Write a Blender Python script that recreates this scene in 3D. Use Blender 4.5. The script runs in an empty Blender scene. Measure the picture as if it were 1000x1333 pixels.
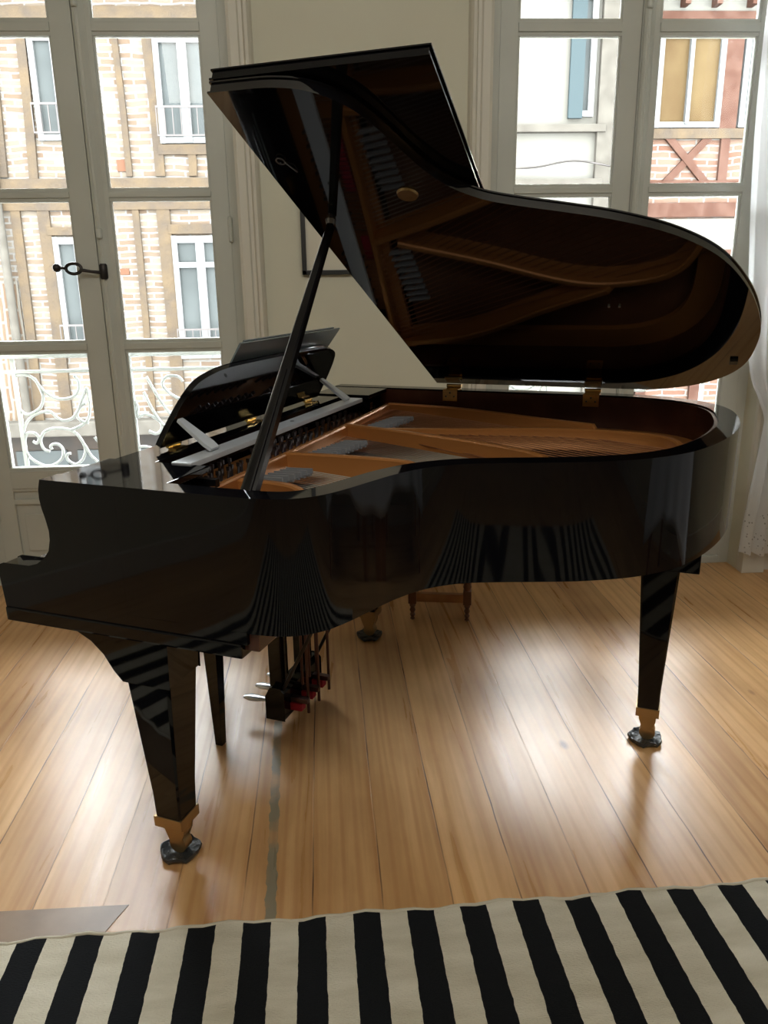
import bpy, bmesh, math, random
from mathutils import Vector, Matrix
from math import radians, sin, cos, pi

random.seed(7)
S = bpy.context.scene
C = S.collection

# ------------------------------------------------------------------ camera, world, lights, exposure
cam_d = bpy.data.cameras.new('camera')
cam = bpy.data.objects.new('camera', cam_d)
C.objects.link(cam)
R_ = (0.99840892, -0.05468527, -0.01375298)
D_ = (-0.02872143, -0.28329564, -0.95860245)
F_ = (0.04852527, 0.95747225, -0.28441553)
cam.matrix_world = Matrix(((R_[0], -D_[0], -F_[0], 0), (R_[1], -D_[1], -F_[1], 0), (R_[2], -D_[2], -F_[2], 1.3), (0, 0, 0, 1)))
cam_d.sensor_width = 36
cam_d.sensor_fit = 'AUTO'
cam_d.lens = 27.59
cam_d.clip_start = 0.02
cam_d.clip_end = 200
S.camera = cam

world = bpy.data.worlds.new('overcast_sky')
S.world = world
world.use_nodes = True
wn = world.node_tree.nodes
bg = wn['Background']
bg.inputs['Color'].default_value = (0.93, 0.965, 1.0, 1)
bg.inputs['Strength'].default_value = 20.0


def area(name, loc, target, sx, sy, power, col):
    d = bpy.data.lights.new(name, 'AREA')
    d.shape = 'RECTANGLE'
    d.size, d.size_y, d.energy, d.color = sx, sy, power, col
    o = bpy.data.objects.new(name, d)
    C.objects.link(o)
    o.location = loc
    o.rotation_euler = (Vector(target) - Vector(loc)).to_track_quat('-Z', 'Y').to_euler()
    return o


# sky light is sampled through the two tall windows
for nm_, cx_ in (('window_portal_left', -.975), ('window_portal_right', 1.19)):
    pl = area(nm_, (cx_, 3.66, 1.75), (cx_, 0, 1.75), 1.2, 2.7, 1, (1, 1, 1))
    pl.data.cycles.is_portal = True
# soft fill added high behind the camera; no real lamp hangs there
area('room_fill_light', (0.2, -0.6, 3.0), (0.2, 3.2, 1.9), 3.2, 0.5, 27, (1.0, 0.96, 0.88))

S.view_settings.view_transform = 'Standard'
S.view_settings.look = 'None'
S.view_settings.gamma = 1
S.view_settings.use_curve_mapping = False
S.view_settings.exposure = 0.55

# ------------------------------------------------------------------ materials
MATS = {}


def mat(name, col=(0.5, 0.5, 0.5), rough=0.5, metal=0.0, spec=0.5, coat=0.0, bump=None, noise=None):
    """bump=(scale,strength,distance); noise=(scale, col2, amount)"""
    m = bpy.data.materials.new(name)
    m.use_nodes = True
    nt = m.node_tree
    b = nt.nodes['Principled BSDF']
    b.inputs['Base Color'].default_value = (*col, 1)
    b.inputs['Roughness'].default_value = rough
    b.inputs['Metallic'].default_value = metal
    b.inputs['Specular IOR Level'].default_value = spec
    b.inputs['Coat Weight'].default_value = coat
    b.inputs['Coat Roughness'].default_value = 0.05
    tc = nt.nodes.new('ShaderNodeTexCoord')
    if noise:
        n = nt.nodes.new('ShaderNodeTexNoise')
        n.inputs['Scale'].default_value = noise[0]
        n.inputs['Detail'].default_value = 6
        nt.links.new(tc.outputs['Object'], n.inputs['Vector'])
        r = nt.nodes.new('ShaderNodeValToRGB')
        r.color_ramp.elements[0].position = 0.35
        r.color_ramp.elements[1].position = 0.65
        r.color_ramp.elements[0].color = (*col, 1)
        r.color_ramp.elements[1].color = (*noise[1], 1)
        nt.links.new(n.outputs['Fac'], r.inputs['Fac'])
        nt.links.new(r.outputs['Color'], b.inputs['Base Color'])
    if bump:
        n = nt.nodes.new('ShaderNodeTexNoise')
        n.inputs['Scale'].default_value = bump[0]
        n.inputs['Detail'].default_value = 4
        nt.links.new(tc.outputs['Object'], n.inputs['Vector'])
        bp = nt.nodes.new('ShaderNodeBump')
        bp.inputs['Strength'].default_value = bump[1]
        bp.inputs['Distance'].default_value = bump[2]
        nt.links.new(n.outputs['Fac'], bp.inputs['Height'])
        nt.links.new(bp.outputs['Normal'], b.inputs['Normal'])
    MATS[name] = m
    return m


LACQ = mat('black_lacquer', (0.003, 0.003, 0.004), 0.04, spec=0.28)
LIDL = mat('lid_lacquer', (0.003, 0.003, 0.004), 0.03, spec=0.45, coat=0.6)
LACQD = mat('black_lacquer_satin', (0.005, 0.005, 0.006), 0.2, spec=0.3)
MAHOG = mat('dark_mahogany', (0.045, 0.014, 0.008), 0.25, noise=(9, (0.075, 0.025, 0.013), 1))
BRONZE = mat('bronze_paint', (0.42, 0.17, 0.045), 0.38, metal=0.35, bump=(60, 0.08, 0.002))
SPRUCE = mat('soundboard_spruce', (0.13, 0.05, 0.025), 0.4, noise=(6, (0.18, 0.075, 0.035), 1))
STEEL = mat('steel', (0.62, 0.63, 0.65), 0.28, metal=1.0)
BLUED = mat('blued_steel', (0.16, 0.15, 0.16), 0.3, metal=0.9)
COPPER = mat('wound_copper', (0.45, 0.22, 0.12), 0.35, metal=0.9)
BRASS = mat('brass', (0.80, 0.55, 0.20), 0.22, metal=1.0)
OLDBRASS = mat('tarnished_brass', (0.38, 0.26, 0.13), 0.36, metal=0.9, bump=(80, 0.2, 0.002))
FELT = mat('red_felt', (0.42, 0.02, 0.04), 0.95, bump=(300, 0.5, 0.002))
GFELT = mat('grey_felt', (0.24, 0.25, 0.27), 0.45)
IVORY = mat('ivory_white', (0.80, 0.78, 0.70), 0.2)
CUP = mat('dark_caster_rubber', (0.03, 0.033, 0.035), 0.28, bump=(60, 0.6, 0.01))
GREYPAPER = mat('dark_grey_cover', (0.12, 0.15, 0.165), 0.25)
PAINT = mat('greige_window_paint', (0.53, 0.54, 0.49), 0.42, bump=(7, 0.15, 0.01), noise=(3, (0.48, 0.49, 0.44), 1))
PAINTL = mat('cream_painted_wood', (0.62, 0.59, 0.51), 0.5, bump=(6, 0.1, 0.01))
WALLM = mat('cream_wall_plaster', (0.63, 0.615, 0.50), 0.85, bump=(25, 0.15, 0.004), noise=(1.5, (0.59, 0.57, 0.46), 1))
CEIL = mat('white_ceiling', (0.8, 0.78, 0.72), 0.9)
WIRON = mat('white_painted_iron', (0.30, 0.31, 0.31), 0.6, bump=(90, 0.2, 0.003))
IRON = mat('dark_iron', (0.035, 0.03, 0.028), 0.4, metal=0.6)
MATW = mat('white_mat_board', (0.62, 0.58, 0.48), 0.5)
FRAMEB = mat('black_frame', (0.012, 0.011, 0.010), 0.35)
HONEYW = mat('honey_oak', (0.38, 0.17, 0.06), 0.35, noise=(14, (0.28, 0.11, 0.04), 1))
DARKW = mat('turned_walnut', (0.13, 0.045, 0.02), 0.32)
CREAMPL = mat('cream_render', (0.80, 0.77, 0.68), 0.9, noise=(1.2, (0.74, 0.70, 0.60), 1))
TEAL = mat('teal_shutter', (0.19, 0.27, 0.29), 0.6)
BLUEPIPE = mat('blue_grey_pipe', (0.38, 0.46, 0.55), 0.5)
TIMBER = mat('weathered_timber', (0.36, 0.28, 0.21), 0.85, bump=(10, 0.6, 0.03), noise=(5, (0.50, 0.36, 0.22), 1))
REDTIMB = mat('red_brown_timber', (0.32, 0.14, 0.09), 0.8, noise=(6, (0.46, 0.24, 0.17), 1))
WHITEP = mat('white_window_paint', (0.85, 0.86, 0.85), 0.5)
DKGLASS = mat('far_window_glass', (0.22, 0.25, 0.245), 0.4, noise=(1.3, (0.33, 0.37, 0.36), 1))
OCHRE = mat('ochre_curtain', (0.50, 0.34, 0.15), 0.8, noise=(2, (0.36, 0.22, 0.09), 1))
SHOP = mat('dark_shopfront', (0.12, 0.11, 0.10), 0.5, noise=(2.2, (0.24, 0.17, 0.12), 1))
ASPH = mat('asphalt', (0.12, 0.12, 0.12), 0.9)
STONE = mat('stone_ledge', (0.55, 0.50, 0.42), 0.85, noise=(6, (0.40, 0.36, 0.30), 1))
TILE = mat('orange_plaque', (0.60, 0.28, 0.16), 0.7)


def make_glass():
    m = bpy.data.materials.new('old_window_glass')
    m.use_nodes = True
    nt = m.node_tree
    nt.nodes.clear()
    out = nt.nodes.new('ShaderNodeOutputMaterial')
    tr = nt.nodes.new('ShaderNodeBsdfTransparent')
    tr.inputs['Color'].default_value = (0.97, 0.985, 0.98, 1)
    gl = nt.nodes.new('ShaderNodeBsdfGlossy')
    gl.inputs['Roughness'].default_value = 0.02
    fr = nt.nodes.new('ShaderNodeFresnel')
    fr.inputs['IOR'].default_value = 1.35
    mx = nt.nodes.new('ShaderNodeMixShader')
    nt.links.new(fr.outputs[0], mx.inputs[0])
    nt.links.new(tr.outputs[0], mx.inputs[1])
    nt.links.new(gl.outputs[0], mx.inputs[2])
    nt.links.new(mx.outputs[0], out.inputs['Surface'])
    return m


GLASS = make_glass()


def make_curtain():
    m = bpy.data.materials.new('sheer_white_lace')
    m.use_nodes = True
    nt = m.node_tree
    nt.nodes.clear()
    L = nt.links.new
    out = nt.nodes.new('ShaderNodeOutputMaterial')
    tc = nt.nodes.new('ShaderNodeTexCoord')
    df = nt.nodes.new('ShaderNodeBsdfDiffuse')
    df.inputs['Color'].default_value = (0.88, 0.89, 0.9, 1)
    tl = nt.nodes.new('ShaderNodeBsdfTranslucent')
    tl.inputs['Color'].default_value = (0.88, 0.89, 0.9, 1)
    m1 = nt.nodes.new('ShaderNodeMixShader')
    m1.inputs[0].default_value = 0.5
    L(df.outputs[0], m1.inputs[1])
    L(tl.outputs[0], m1.inputs[2])
    tr = nt.nodes.new('ShaderNodeBsdfTransparent')
    m2 = nt.nodes.new('ShaderNodeMixShader')
    # lace holes only near the hem
    sep = nt.nodes.new('ShaderNodeSeparateXYZ')
    L(tc.outputs['Object'], sep.inputs[0])
    vo = nt.nodes.new('ShaderNodeTexVoronoi')
    vo.inputs['Scale'].default_value = 55
    L(tc.outputs['Object'], vo.inputs['Vector'])
    gt = nt.nodes.new('ShaderNodeMath')
    gt.operation = 'LESS_THAN'
    gt.inputs[1].default_value = 0.22
    L(vo.outputs['Distance'], gt.inputs[0])
    lt = nt.nodes.new('ShaderNodeMath')
    lt.operation = 'LESS_THAN'
    lt.inputs[1].default_value = 0.33
    L(sep.outputs['Z'], lt.inputs[0])
    mu = nt.nodes.new('ShaderNodeMath')
    mu.operation = 'MULTIPLY'
    L(gt.outputs[0], mu.inputs[0])
    L(lt.outputs[0], mu.inputs[1])
    ad = nt.nodes.new('ShaderNodeMath')
    ad.operation = 'MULTIPLY_ADD'
    ad.inputs[1].default_value = 0.5
    ad.inputs[2].default_value = 0.14
    L(mu.outputs[0], ad.inputs[0])
    L(ad.outputs[0], m2.inputs[0])
    L(m1.outputs[0], m2.inputs[1])
    L(tr.outputs[0], m2.inputs[2])
    L(m2.outputs[0], out.inputs['Surface'])
    return m


LACE = make_curtain()


def make_floor():
    m = bpy.data.materials.new('honey_pine_boards')
    m.use_nodes = True
    nt = m.node_tree
    L = nt.links.new
    N = nt.nodes.new
    b = nt.nodes['Principled BSDF']
    tc = N('ShaderNodeTexCoord')
    # boards run along world Y (3 degrees off); brick texture rows run along its X, so swap
    mp = N('ShaderNodeMapping')
    mp.inputs['Rotation'].default_value = (0, 0, radians(-90 - 2.8 + 1.4))
    mp.inputs['Location'].default_value = (0.4, 0.085, 0)
    L(tc.outputs['Object'], mp.inputs['Vector'])
    br = N('ShaderNodeTexBrick')
    br.offset = 0.37
    br.inputs['Scale'].default_value = 1
    br.inputs['Brick Width'].default_value = 11.0
    br.inputs['Row Height'].default_value = 0.152
    br.inputs['Mortar Size'].default_value = 0.0019
    br.inputs['Mortar Smooth'].default_value = 0.3
    br.inputs['Bias'].default_value = 0
    br.inputs['Color1'].default_value = (0, 0, 0, 1)
    br.inputs['Color2'].default_value = (1, 1, 1, 1)
    br.inputs['Mortar'].default_value = (0.5, 0.5, 0.5, 1)
    L(mp.outputs[0], br.inputs['Vector'])
    wob = N('ShaderNodeTexNoise')
    wob.inputs['Scale'].default_value = 3.0
    wob.inputs['Detail'].default_value = 4
    L(mp.outputs[0], wob.inputs['Vector'])
    wsc = N('ShaderNodeVectorMath')
    wsc.operation = 'SCALE'
    wsc.inputs['Scale'].default_value = 0.010
    L(wob.outputs['Color'], wsc.inputs[0])
    wad = N('ShaderNodeVectorMath')
    L(mp.outputs[0], wad.inputs[0])
    L(wsc.outputs[0], wad.inputs[1])
    L(wad.outputs[0], br.inputs['Vector'])
    # grain: stretched noise offset per board
    sc = N('ShaderNodeMapping')
    sc.inputs['Scale'].default_value = (0.9, 16, 1)
    L(mp.outputs[0], sc.inputs['Vector'])
    addv = N('ShaderNodeVectorMath')
    addv.operation = 'ADD'
    mulc = N('ShaderNodeVectorMath')
    mulc.operation = 'SCALE'
    mulc.inputs['Scale'].default_value = 37
    L(br.outputs['Color'], mulc.inputs[0])
    L(sc.outputs[0], addv.inputs[0])
    L(mulc.outputs[0], addv.inputs[1])
    n1 = N('ShaderNodeTexNoise')
    n1.inputs['Scale'].default_value = 1.6
    n1.inputs['Detail'].default_value = 8
    n1.inputs['Distortion'].default_value = 0.6
    L(addv.outputs[0], n1.inputs['Vector'])
    wv = N('ShaderNodeTexWave')
    wv.wave_type = 'BANDS'
    wv.bands_direction = 'Y'
    wv.inputs['Scale'].default_value = 0.55
    wv.inputs['Distortion'].default_value = 7
    wv.inputs['Detail'].default_value = 3
    wv.inputs['Detail Scale'].default_value = 0.6
    L(addv.outputs[0], wv.inputs['Vector'])
    ramp = N('ShaderNodeValToRGB')
    e = ramp.color_ramp.elements
    e[0].position = 0.25
    e[0].color = (0.53, 0.295, 0.12, 1)
    e[1].position = 0.75
    e[1].color = (0.75, 0.49, 0.245, 1)
    L(n1.outputs['Fac'], ramp.inputs['Fac'])
    mixw = N('ShaderNodeMix')
    mixw.data_type = 'RGBA'
    mixw.blend_type = 'MULTIPLY'
    L(ramp.outputs['Color'], mixw.inputs['A'])
    wr = N('ShaderNodeValToRGB')
    wr.color_ramp.elements[0].color = (0.80, 0.68, 0.58, 1)
    wr.color_ramp.elements[0].position = 0.0
    wr.color_ramp.elements[1].position = 0.35
    wr.color_ramp.elements[1].color = (1, 1, 1, 1)
    L(wv.outputs['Fac'], wr.inputs['Fac'])
    L(wr.outputs['Color'], mixw.inputs['B'])
    mixw.inputs['Factor'].default_value = 0.5
    # per-board tint
    hs = N('ShaderNodeMix')
    hs.data_type = 'RGBA'
    hs.blend_type = 'MULTIPLY'
    hs.inputs['Factor'].default_value = 1
    tr = N('ShaderNodeValToRGB')
    tr.color_ramp.elements[0].color = (0.86, 0.80, 0.74, 1)
    tr.color_ramp.elements[1].color = (1.12, 1.1, 1.06, 1)
    L(br.outputs['Color'], tr.inputs['Fac'])
    L(mixw.outputs['Result'], hs.inputs['A'])
    L(tr.outputs['Color'], hs.inputs['B'])
    # knots
    ks = N('ShaderNodeMapping')
    ks.inputs['Scale'].default_value = (1.6, 3.2, 1)
    L(mp.outputs[0], ks.inputs['Vector'])
    vo = N('ShaderNodeTexVoronoi')
    vo.inputs['Scale'].default_value = 1.15
    L(ks.outputs[0], vo.inputs['Vector'])
    kr = N('ShaderNodeValToRGB')
    kr.color_ramp.elements[0].position = 0.018
    kr.color_ramp.elements[0].color = (0.30, 0.17, 0.13, 1)
    kr.color_ramp.elements[1].position = 0.055
    kr.color_ramp.elements[1].color = (1, 1, 1, 1)
    L(vo.outputs['Distance'], kr.inputs['Fac'])
    mk = N('ShaderNodeMix')
    mk.data_type = 'RGBA'
    mk.blend_type = 'MULTIPLY'
    mk.inputs['Factor'].default_value = 1
    L(hs.outputs['Result'], mk.inputs['A'])
    L(kr.outputs['Color'], mk.inputs['B'])
    # seams between boards
    ms = N('ShaderNodeMix')
    ms.data_type = 'RGBA'
    sn1 = N('ShaderNodeTexNoise')
    sn1.inputs['Scale'].default_value = 3.2
    sn1.inputs['Detail'].default_value = 3
    L(tc.outputs['Object'], sn1.inputs['Vector'])
    sr = N('ShaderNodeMapRange')
    sr.inputs['From Min'].default_value = 0.38
    sr.inputs['From Max'].default_value = 0.62
    sr.inputs['To Min'].default_value = 0.15
    L(sn1.outputs['Fac'], sr.inputs['Value'])
    sm = N('ShaderNodeMath')
    sm.operation = 'MULTIPLY'
    L(br.outputs['Fac'], sm.inputs[0])
    L(sr.outputs[0], sm.inputs[1])
    L(sm.outputs[0], ms.inputs['Factor'])
    L(mk.outputs['Result'], ms.inputs['A'])
    ms.inputs['B'].default_value = (0.12, 0.055, 0.025, 1)
    # worn grey filler strip in one joint: around x=-0.2 running towards the window
    sx = N('ShaderNodeSeparateXYZ')
    L(tc.outputs['Object'], sx.inputs[0])
    lin = N('ShaderNodeMath')
    lin.operation = 'MULTIPLY_ADD'
    L(sx.outputs['Y'], lin.inputs[0])
    lin.inputs[1].default_value = 0.052
    lin.inputs[2].default_value = 0.115
    dx = N('ShaderNodeMath')
    dx.operation = 'ADD'
    L(sx.outputs['X'], dx.inputs[0])
    L(lin.outputs[0], dx.inputs[1])
    nz = N('ShaderNodeTexNoise')
    nz.inputs['Scale'].default_value = 30
    L(tc.outputs['Object'], nz.inputs['Vector'])
    nzo = N('ShaderNodeMath')
    nzo.operation = 'MULTIPLY_ADD'
    nzo.inputs[1].default_value = 0.014
    nzo.inputs[2].default_value = -0.007
    L(nz.outputs['Fac'], nzo.inputs[0])
    dx2 = N('ShaderNodeMath')
    dx2.operation = 'ADD'
    L(dx.outputs[0], dx2.inputs[0])
    L(nzo.outputs[0], dx2.inputs[1])
    ab = N('ShaderNodeMath')
    ab.operation = 'ABSOLUTE'
    L(dx2.outputs[0], ab.inputs[0])
    lt = N('ShaderNodeMath')
    lt.operation = 'LESS_THAN'
    lt.inputs[1].default_value = 0.0115
    L(ab.outputs[0], lt.inputs[0])
    g1 = N('ShaderNodeMath')
    g1.operation = 'LESS_THAN'
    g1.inputs[1].default_value = 2.15
    L(sx.outputs['Y'], g1.inputs[0])
    mm = N('ShaderNodeMath')
    mm.operation = 'MULTIPLY'
    L(lt.outputs[0], mm.inputs[0])
    L(g1.outputs[0], mm.inputs[1])
    mm2 = N('ShaderNodeMath')
    mm2.operation = 'MULTIPLY'
    L(mm.outputs[0], mm2.inputs[0])
    pn = N('ShaderNodeTexNoise')
    pn.inputs['Scale'].default_value = 9
    pn.inputs['Detail'].default_value = 6
    L(tc.outputs['Object'], pn.inputs['Vector'])
    pr = N('ShaderNodeMapRange')
    pr.inputs['From Min'].default_value = 0.36
    pr.inputs['From Max'].default_value = 0.54
    pr.inputs['To Min'].default_value = 0.25
    pr.inputs['To Max'].default_value = 0.85
    L(pn.outputs['Fac'], pr.inputs['Value'])
    L(pr.outputs[0], mm2.inputs[1])
    st = N('ShaderNodeMix')
    st.data_type = 'RGBA'
    L(mm2.outputs[0], st.inputs['Factor'])
    L(ms.outputs['Result'], st.inputs['A'])
    st.inputs['B'].default_value = (0.22, 0.22, 0.165, 1)
    bl = N('ShaderNodeTexNoise')
    bl.inputs['Scale'].default_value = 2.2
    bl.inputs['Detail'].default_value = 7
    bl.inputs['Roughness'].default_value = 0.65
    bm_ = N('ShaderNodeMapping')
    bm_.inputs['Scale'].default_value = (0.7, 1.6, 1)
    L(mp.outputs[0], bm_.inputs['Vector'])
    L(bm_.outputs[0], bl.inputs['Vector'])
    blr = N('ShaderNodeValToRGB')
    blr.color_ramp.elements[0].position = 0.30
    blr.color_ramp.elements[0].color = (0.80, 0.74, 0.70, 1)
    blr.color_ramp.elements[1].position = 0.62
    blr.color_ramp.elements[1].color = (1.06, 1.05, 1.04, 1)
    L(bl.outputs['Fac'], blr.inputs['Fac'])
    bx = N('ShaderNodeMix')
    bx.data_type = 'RGBA'
    bx.blend_type = 'MULTIPLY'
    bx.inputs['Factor'].default_value = 1
    L(st.outputs['Result'], bx.inputs['A'])
    L(blr.outputs['Color'], bx.inputs['B'])
    L(bx.outputs['Result'], b.inputs['Base Color'])
    rr = N('ShaderNodeMapRange')
    rr.inputs['To Min'].default_value = 0.20
    rr.inputs['To Max'].default_value = 0.40
    L(n1.outputs['Fac'], rr.inputs['Value'])
    L(rr.outputs[0], b.inputs['Roughness'])
    b.inputs['Specular IOR Level'].default_value = 0.5
    bp = N('ShaderNodeBump')
    bp.inputs['Strength'].default_value = 0.35
    bp.inputs['Distance'].default_value = 0.004
    inv = N('ShaderNodeMath')
    inv.operation = 'MULTIPLY_ADD'
    inv.inputs[1].default_value = -1.0
    L(br.outputs['Fac'], inv.inputs[0])
    gm = N('ShaderNodeMath')
    gm.operation = 'MULTIPLY'
    gm.inputs[1].default_value = 0.25
    L(n1.outputs['Fac'], gm.inputs[0])
    L(gm.outputs[0], inv.inputs[2])
    L(inv.outputs[0], bp.inputs['Height'])
    L(bp.outputs['Normal'], b.inputs['Normal'])
    return m


FLOORM = make_floor()


def make_brick(name, c1, c2, mortar, row=0.075, width=0.34, msize=0.022, vertical=False):
    m = bpy.data.materials.new(name)
    m.use_nodes = True
    nt = m.node_tree
    L = nt.links.new
    N = nt.nodes.new
    b = nt.nodes['Principled BSDF']
    b.inputs['Roughness'].default_value = 0.9
    tc = N('ShaderNodeTexCoord')
    sp = N('ShaderNodeSeparateXYZ')
    cb = N('ShaderNodeCombineXYZ')
    L(tc.outputs['Object'], sp.inputs[0])
    L(sp.outputs['X'], cb.inputs['Y' if vertical else 'X'])
    L(sp.outputs['Z'], cb.inputs['X' if vertical else 'Y'])
    nz = N('ShaderNodeTexNoise')
    nz.inputs['Scale'].default_value = 2.5
    L(cb.outputs[0], nz.inputs['Vector'])
    ms = N('ShaderNodeVectorMath')
    ms.operation = 'SCALE'
    ms.inputs['Scale'].default_value = 0.07
    L(nz.outputs['Color'], ms.inputs[0])
    ad = N('ShaderNodeVectorMath')
    L(cb.outputs[0], ad.inputs[0])
    L(ms.outputs[0], ad.inputs[1])
    br = N('ShaderNodeTexBrick')
    br.inputs['Scale'].default_value = 1
    br.inputs['Brick Width'].default_value = width
    br.inputs['Row Height'].default_value = row
    br.inputs['Mortar Size'].default_value = msize
    br.inputs['Mortar Smooth'].default_value = 0.4
    br.inputs['Color1'].default_value = (*c1, 1)
    br.inputs['Color2'].default_value = (*c2, 1)
    br.inputs['Mortar'].default_value = (*mortar, 1)
    L(ad.outputs[0], br.inputs['Vector'])
    L(br.outputs['Color'], b.inputs['Base Color'])
    bp = N('ShaderNodeBump')
    bp.inputs['Distance'].default_value = 0.02
    bp.inputs['Strength'].default_value = 0.4
    bp.invert = True
    L(br.outputs['Fac'], bp.inputs['Height'])
    L(bp.outputs['Normal'], b.inputs['Normal'])
    return m


BRICK = make_brick('thin_pink_brick', (0.60, 0.42, 0.29), (0.88, 0.74, 0.58), (0.98, 0.93, 0.85), width=.27, msize=.014)
BRICK2 = make_brick('rosy_brick', (0.66, 0.33, 0.22), (0.86, 0.58, 0.43), (0.98, 0.90, 0.82), row=0.08, msize=.014)
BRICKV = make_brick('upright_brick_infill', (0.62, 0.38, 0.24), (0.74, 0.56, 0.38), (0.86, 0.78, 0.66), row=0.07, vertical=True)


def make_rug(w_black=0.0575, pitch=0.1148):
    m = bpy.data.materials.new('striped_woven_cotton')
    m.use_nodes = True
    nt = m.node_tree
    L = nt.links.new
    N = nt.nodes.new
    b = nt.nodes['Principled BSDF']
    b.inputs['Roughness'].default_value = 0.95
    b.inputs['Specular IOR Level'].default_value = 0.15
    tc = N('ShaderNodeTexCoord')
    sp = N('ShaderNodeSeparateXYZ')
    L(tc.outputs['Object'], sp.inputs[0])
    nz = N('ShaderNodeTexNoise')
    nz.inputs['Scale'].default_value = 40
    L(tc.outputs['Object'], nz.inputs['Vector'])
    o = N('ShaderNodeMath')
    o.operation = 'MULTIPLY_ADD'
    o.inputs[1].default_value = 0.005
    L(nz.outputs['Fac'], o.inputs[0])
    L(sp.outputs['X'], o.inputs[2])
    d = N('ShaderNodeMath')
    d.operation = 'DIVIDE'
    d.inputs[1].default_value = pitch
    L(o.outputs[0], d.inputs[0])
    fr = N('ShaderNodeMath')
    fr.operation = 'FRACT'
    L(d.outputs[0], fr.inputs[0])
    lt = N('ShaderNodeMath')
    lt.operation = 'LESS_THAN'
    lt.inputs[1].default_value = w_black / pitch
    L(fr.outputs[0], lt.inputs[0])
    n2 = N('ShaderNodeTexNoise')
    n2.inputs['Scale'].default_value = 5
    n2.inputs['Detail'].default_value = 8
    mp = N('ShaderNodeMapping')
    mp.inputs['Scale'].default_value = (1, 4, 1)
    L(tc.outputs['Object'], mp.inputs[0])
    L(mp.outputs[0], n2.inputs['Vector'])
    cr = N('ShaderNodeValToRGB')
    cr.color_ramp.elements[0].color = (0.60, 0.55, 0.43, 1)
    cr.color_ramp.elements[0].position = 0.3
    cr.color_ramp.elements[1].color = (0.78, 0.73, 0.61, 1)
    cr.color_ramp.elements[1].position = 0.7
    L(n2.outputs['Fac'], cr.inputs['Fac'])
    mx = N('ShaderNodeMix')
    mx.data_type = 'RGBA'
    L(lt.outputs[0], mx.inputs['Factor'])
    L(cr.outputs['Color'], mx.inputs['A'])
    mx.inputs['B'].default_value = (0.010, 0.011, 0.013, 1)
    L(mx.outputs['Result'], b.inputs['Base Color'])
    wv = N('ShaderNodeTexNoise')
    wv.inputs['Scale'].default_value = 160
    wv.inputs['Detail'].default_value = 3
    mp2 = N('ShaderNodeMapping')
    mp2.inputs['Scale'].default_value = (1, 3, 1)
    L(tc.outputs['Object'], mp2.inputs[0])
    L(mp2.outputs[0], wv.inputs['Vector'])
    bp = N('ShaderNodeBump')
    bp.inputs['Distance'].default_value = 0.004
    bp.inputs['Strength'].default_value = 0.8
    L(wv.outputs['Fac'], bp.inputs['Height'])
    L(bp.outputs['Normal'], b.inputs['Normal'])
    return m


RUGM = make_rug()


# street colours set darker than life to hold detail under the bright sky
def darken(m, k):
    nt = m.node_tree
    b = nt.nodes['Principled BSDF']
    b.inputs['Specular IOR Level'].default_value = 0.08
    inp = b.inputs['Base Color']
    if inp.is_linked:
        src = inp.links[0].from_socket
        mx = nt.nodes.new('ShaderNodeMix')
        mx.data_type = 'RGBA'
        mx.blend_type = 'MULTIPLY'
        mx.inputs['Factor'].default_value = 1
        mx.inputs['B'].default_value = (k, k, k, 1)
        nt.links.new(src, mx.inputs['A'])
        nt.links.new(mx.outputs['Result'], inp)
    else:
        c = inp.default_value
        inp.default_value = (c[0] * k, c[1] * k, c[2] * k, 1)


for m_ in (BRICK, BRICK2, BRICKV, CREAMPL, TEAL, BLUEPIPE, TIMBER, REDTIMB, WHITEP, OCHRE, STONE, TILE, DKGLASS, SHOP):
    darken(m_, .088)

# ------------------------------------------------------------------ helpers


def link_mesh(name, bm, m, parent=None, smooth=False):
    bmesh.ops.recalc_face_normals(bm, faces=bm.faces)
    me = bpy.data.meshes.new(name)
    bm.to_mesh(me)
    bm.free()
    me.materials.append(m)
    if smooth:
        for p in me.polygons:
            p.use_smooth = True
        try:
            me.set_sharp_from_angle(angle=radians(smooth if smooth is not True else 35))
        except Exception:
            pass
    o = bpy.data.objects.new(name, me)
    C.objects.link(o)
    if parent:
        o.parent = parent
    return o


def box(bm, x0, x1, y0, y1, z0, z1, bev=0.0, rot=None, piv=None):
    r = bmesh.ops.create_cube(bm, size=1)
    vs = r['verts']
    for v in vs:
        v.co = Vector(((x0 + x1) / 2 + v.co.x * (x1 - x0), (y0 + y1) / 2 + v.co.y * (y1 - y0), (z0 + z1) / 2 + v.co.z * (z1 - z0)))
    if rot is not None:
        p = Vector(piv) if piv else Vector(((x0 + x1) / 2, (y0 + y1) / 2, (z0 + z1) / 2))
        for v in vs:
            v.co = rot @ (v.co - p) + p
    if bev > 0:
        es = list({e for v in vs for e in v.link_edges})
        bmesh.ops.bevel(bm, geom=es, offset=bev, segments=2, profile=0.7, affect='EDGES')
    return bm


def B(*a, **k):
    bm = bmesh.new()
    return box(bm, *a, **k)


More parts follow.
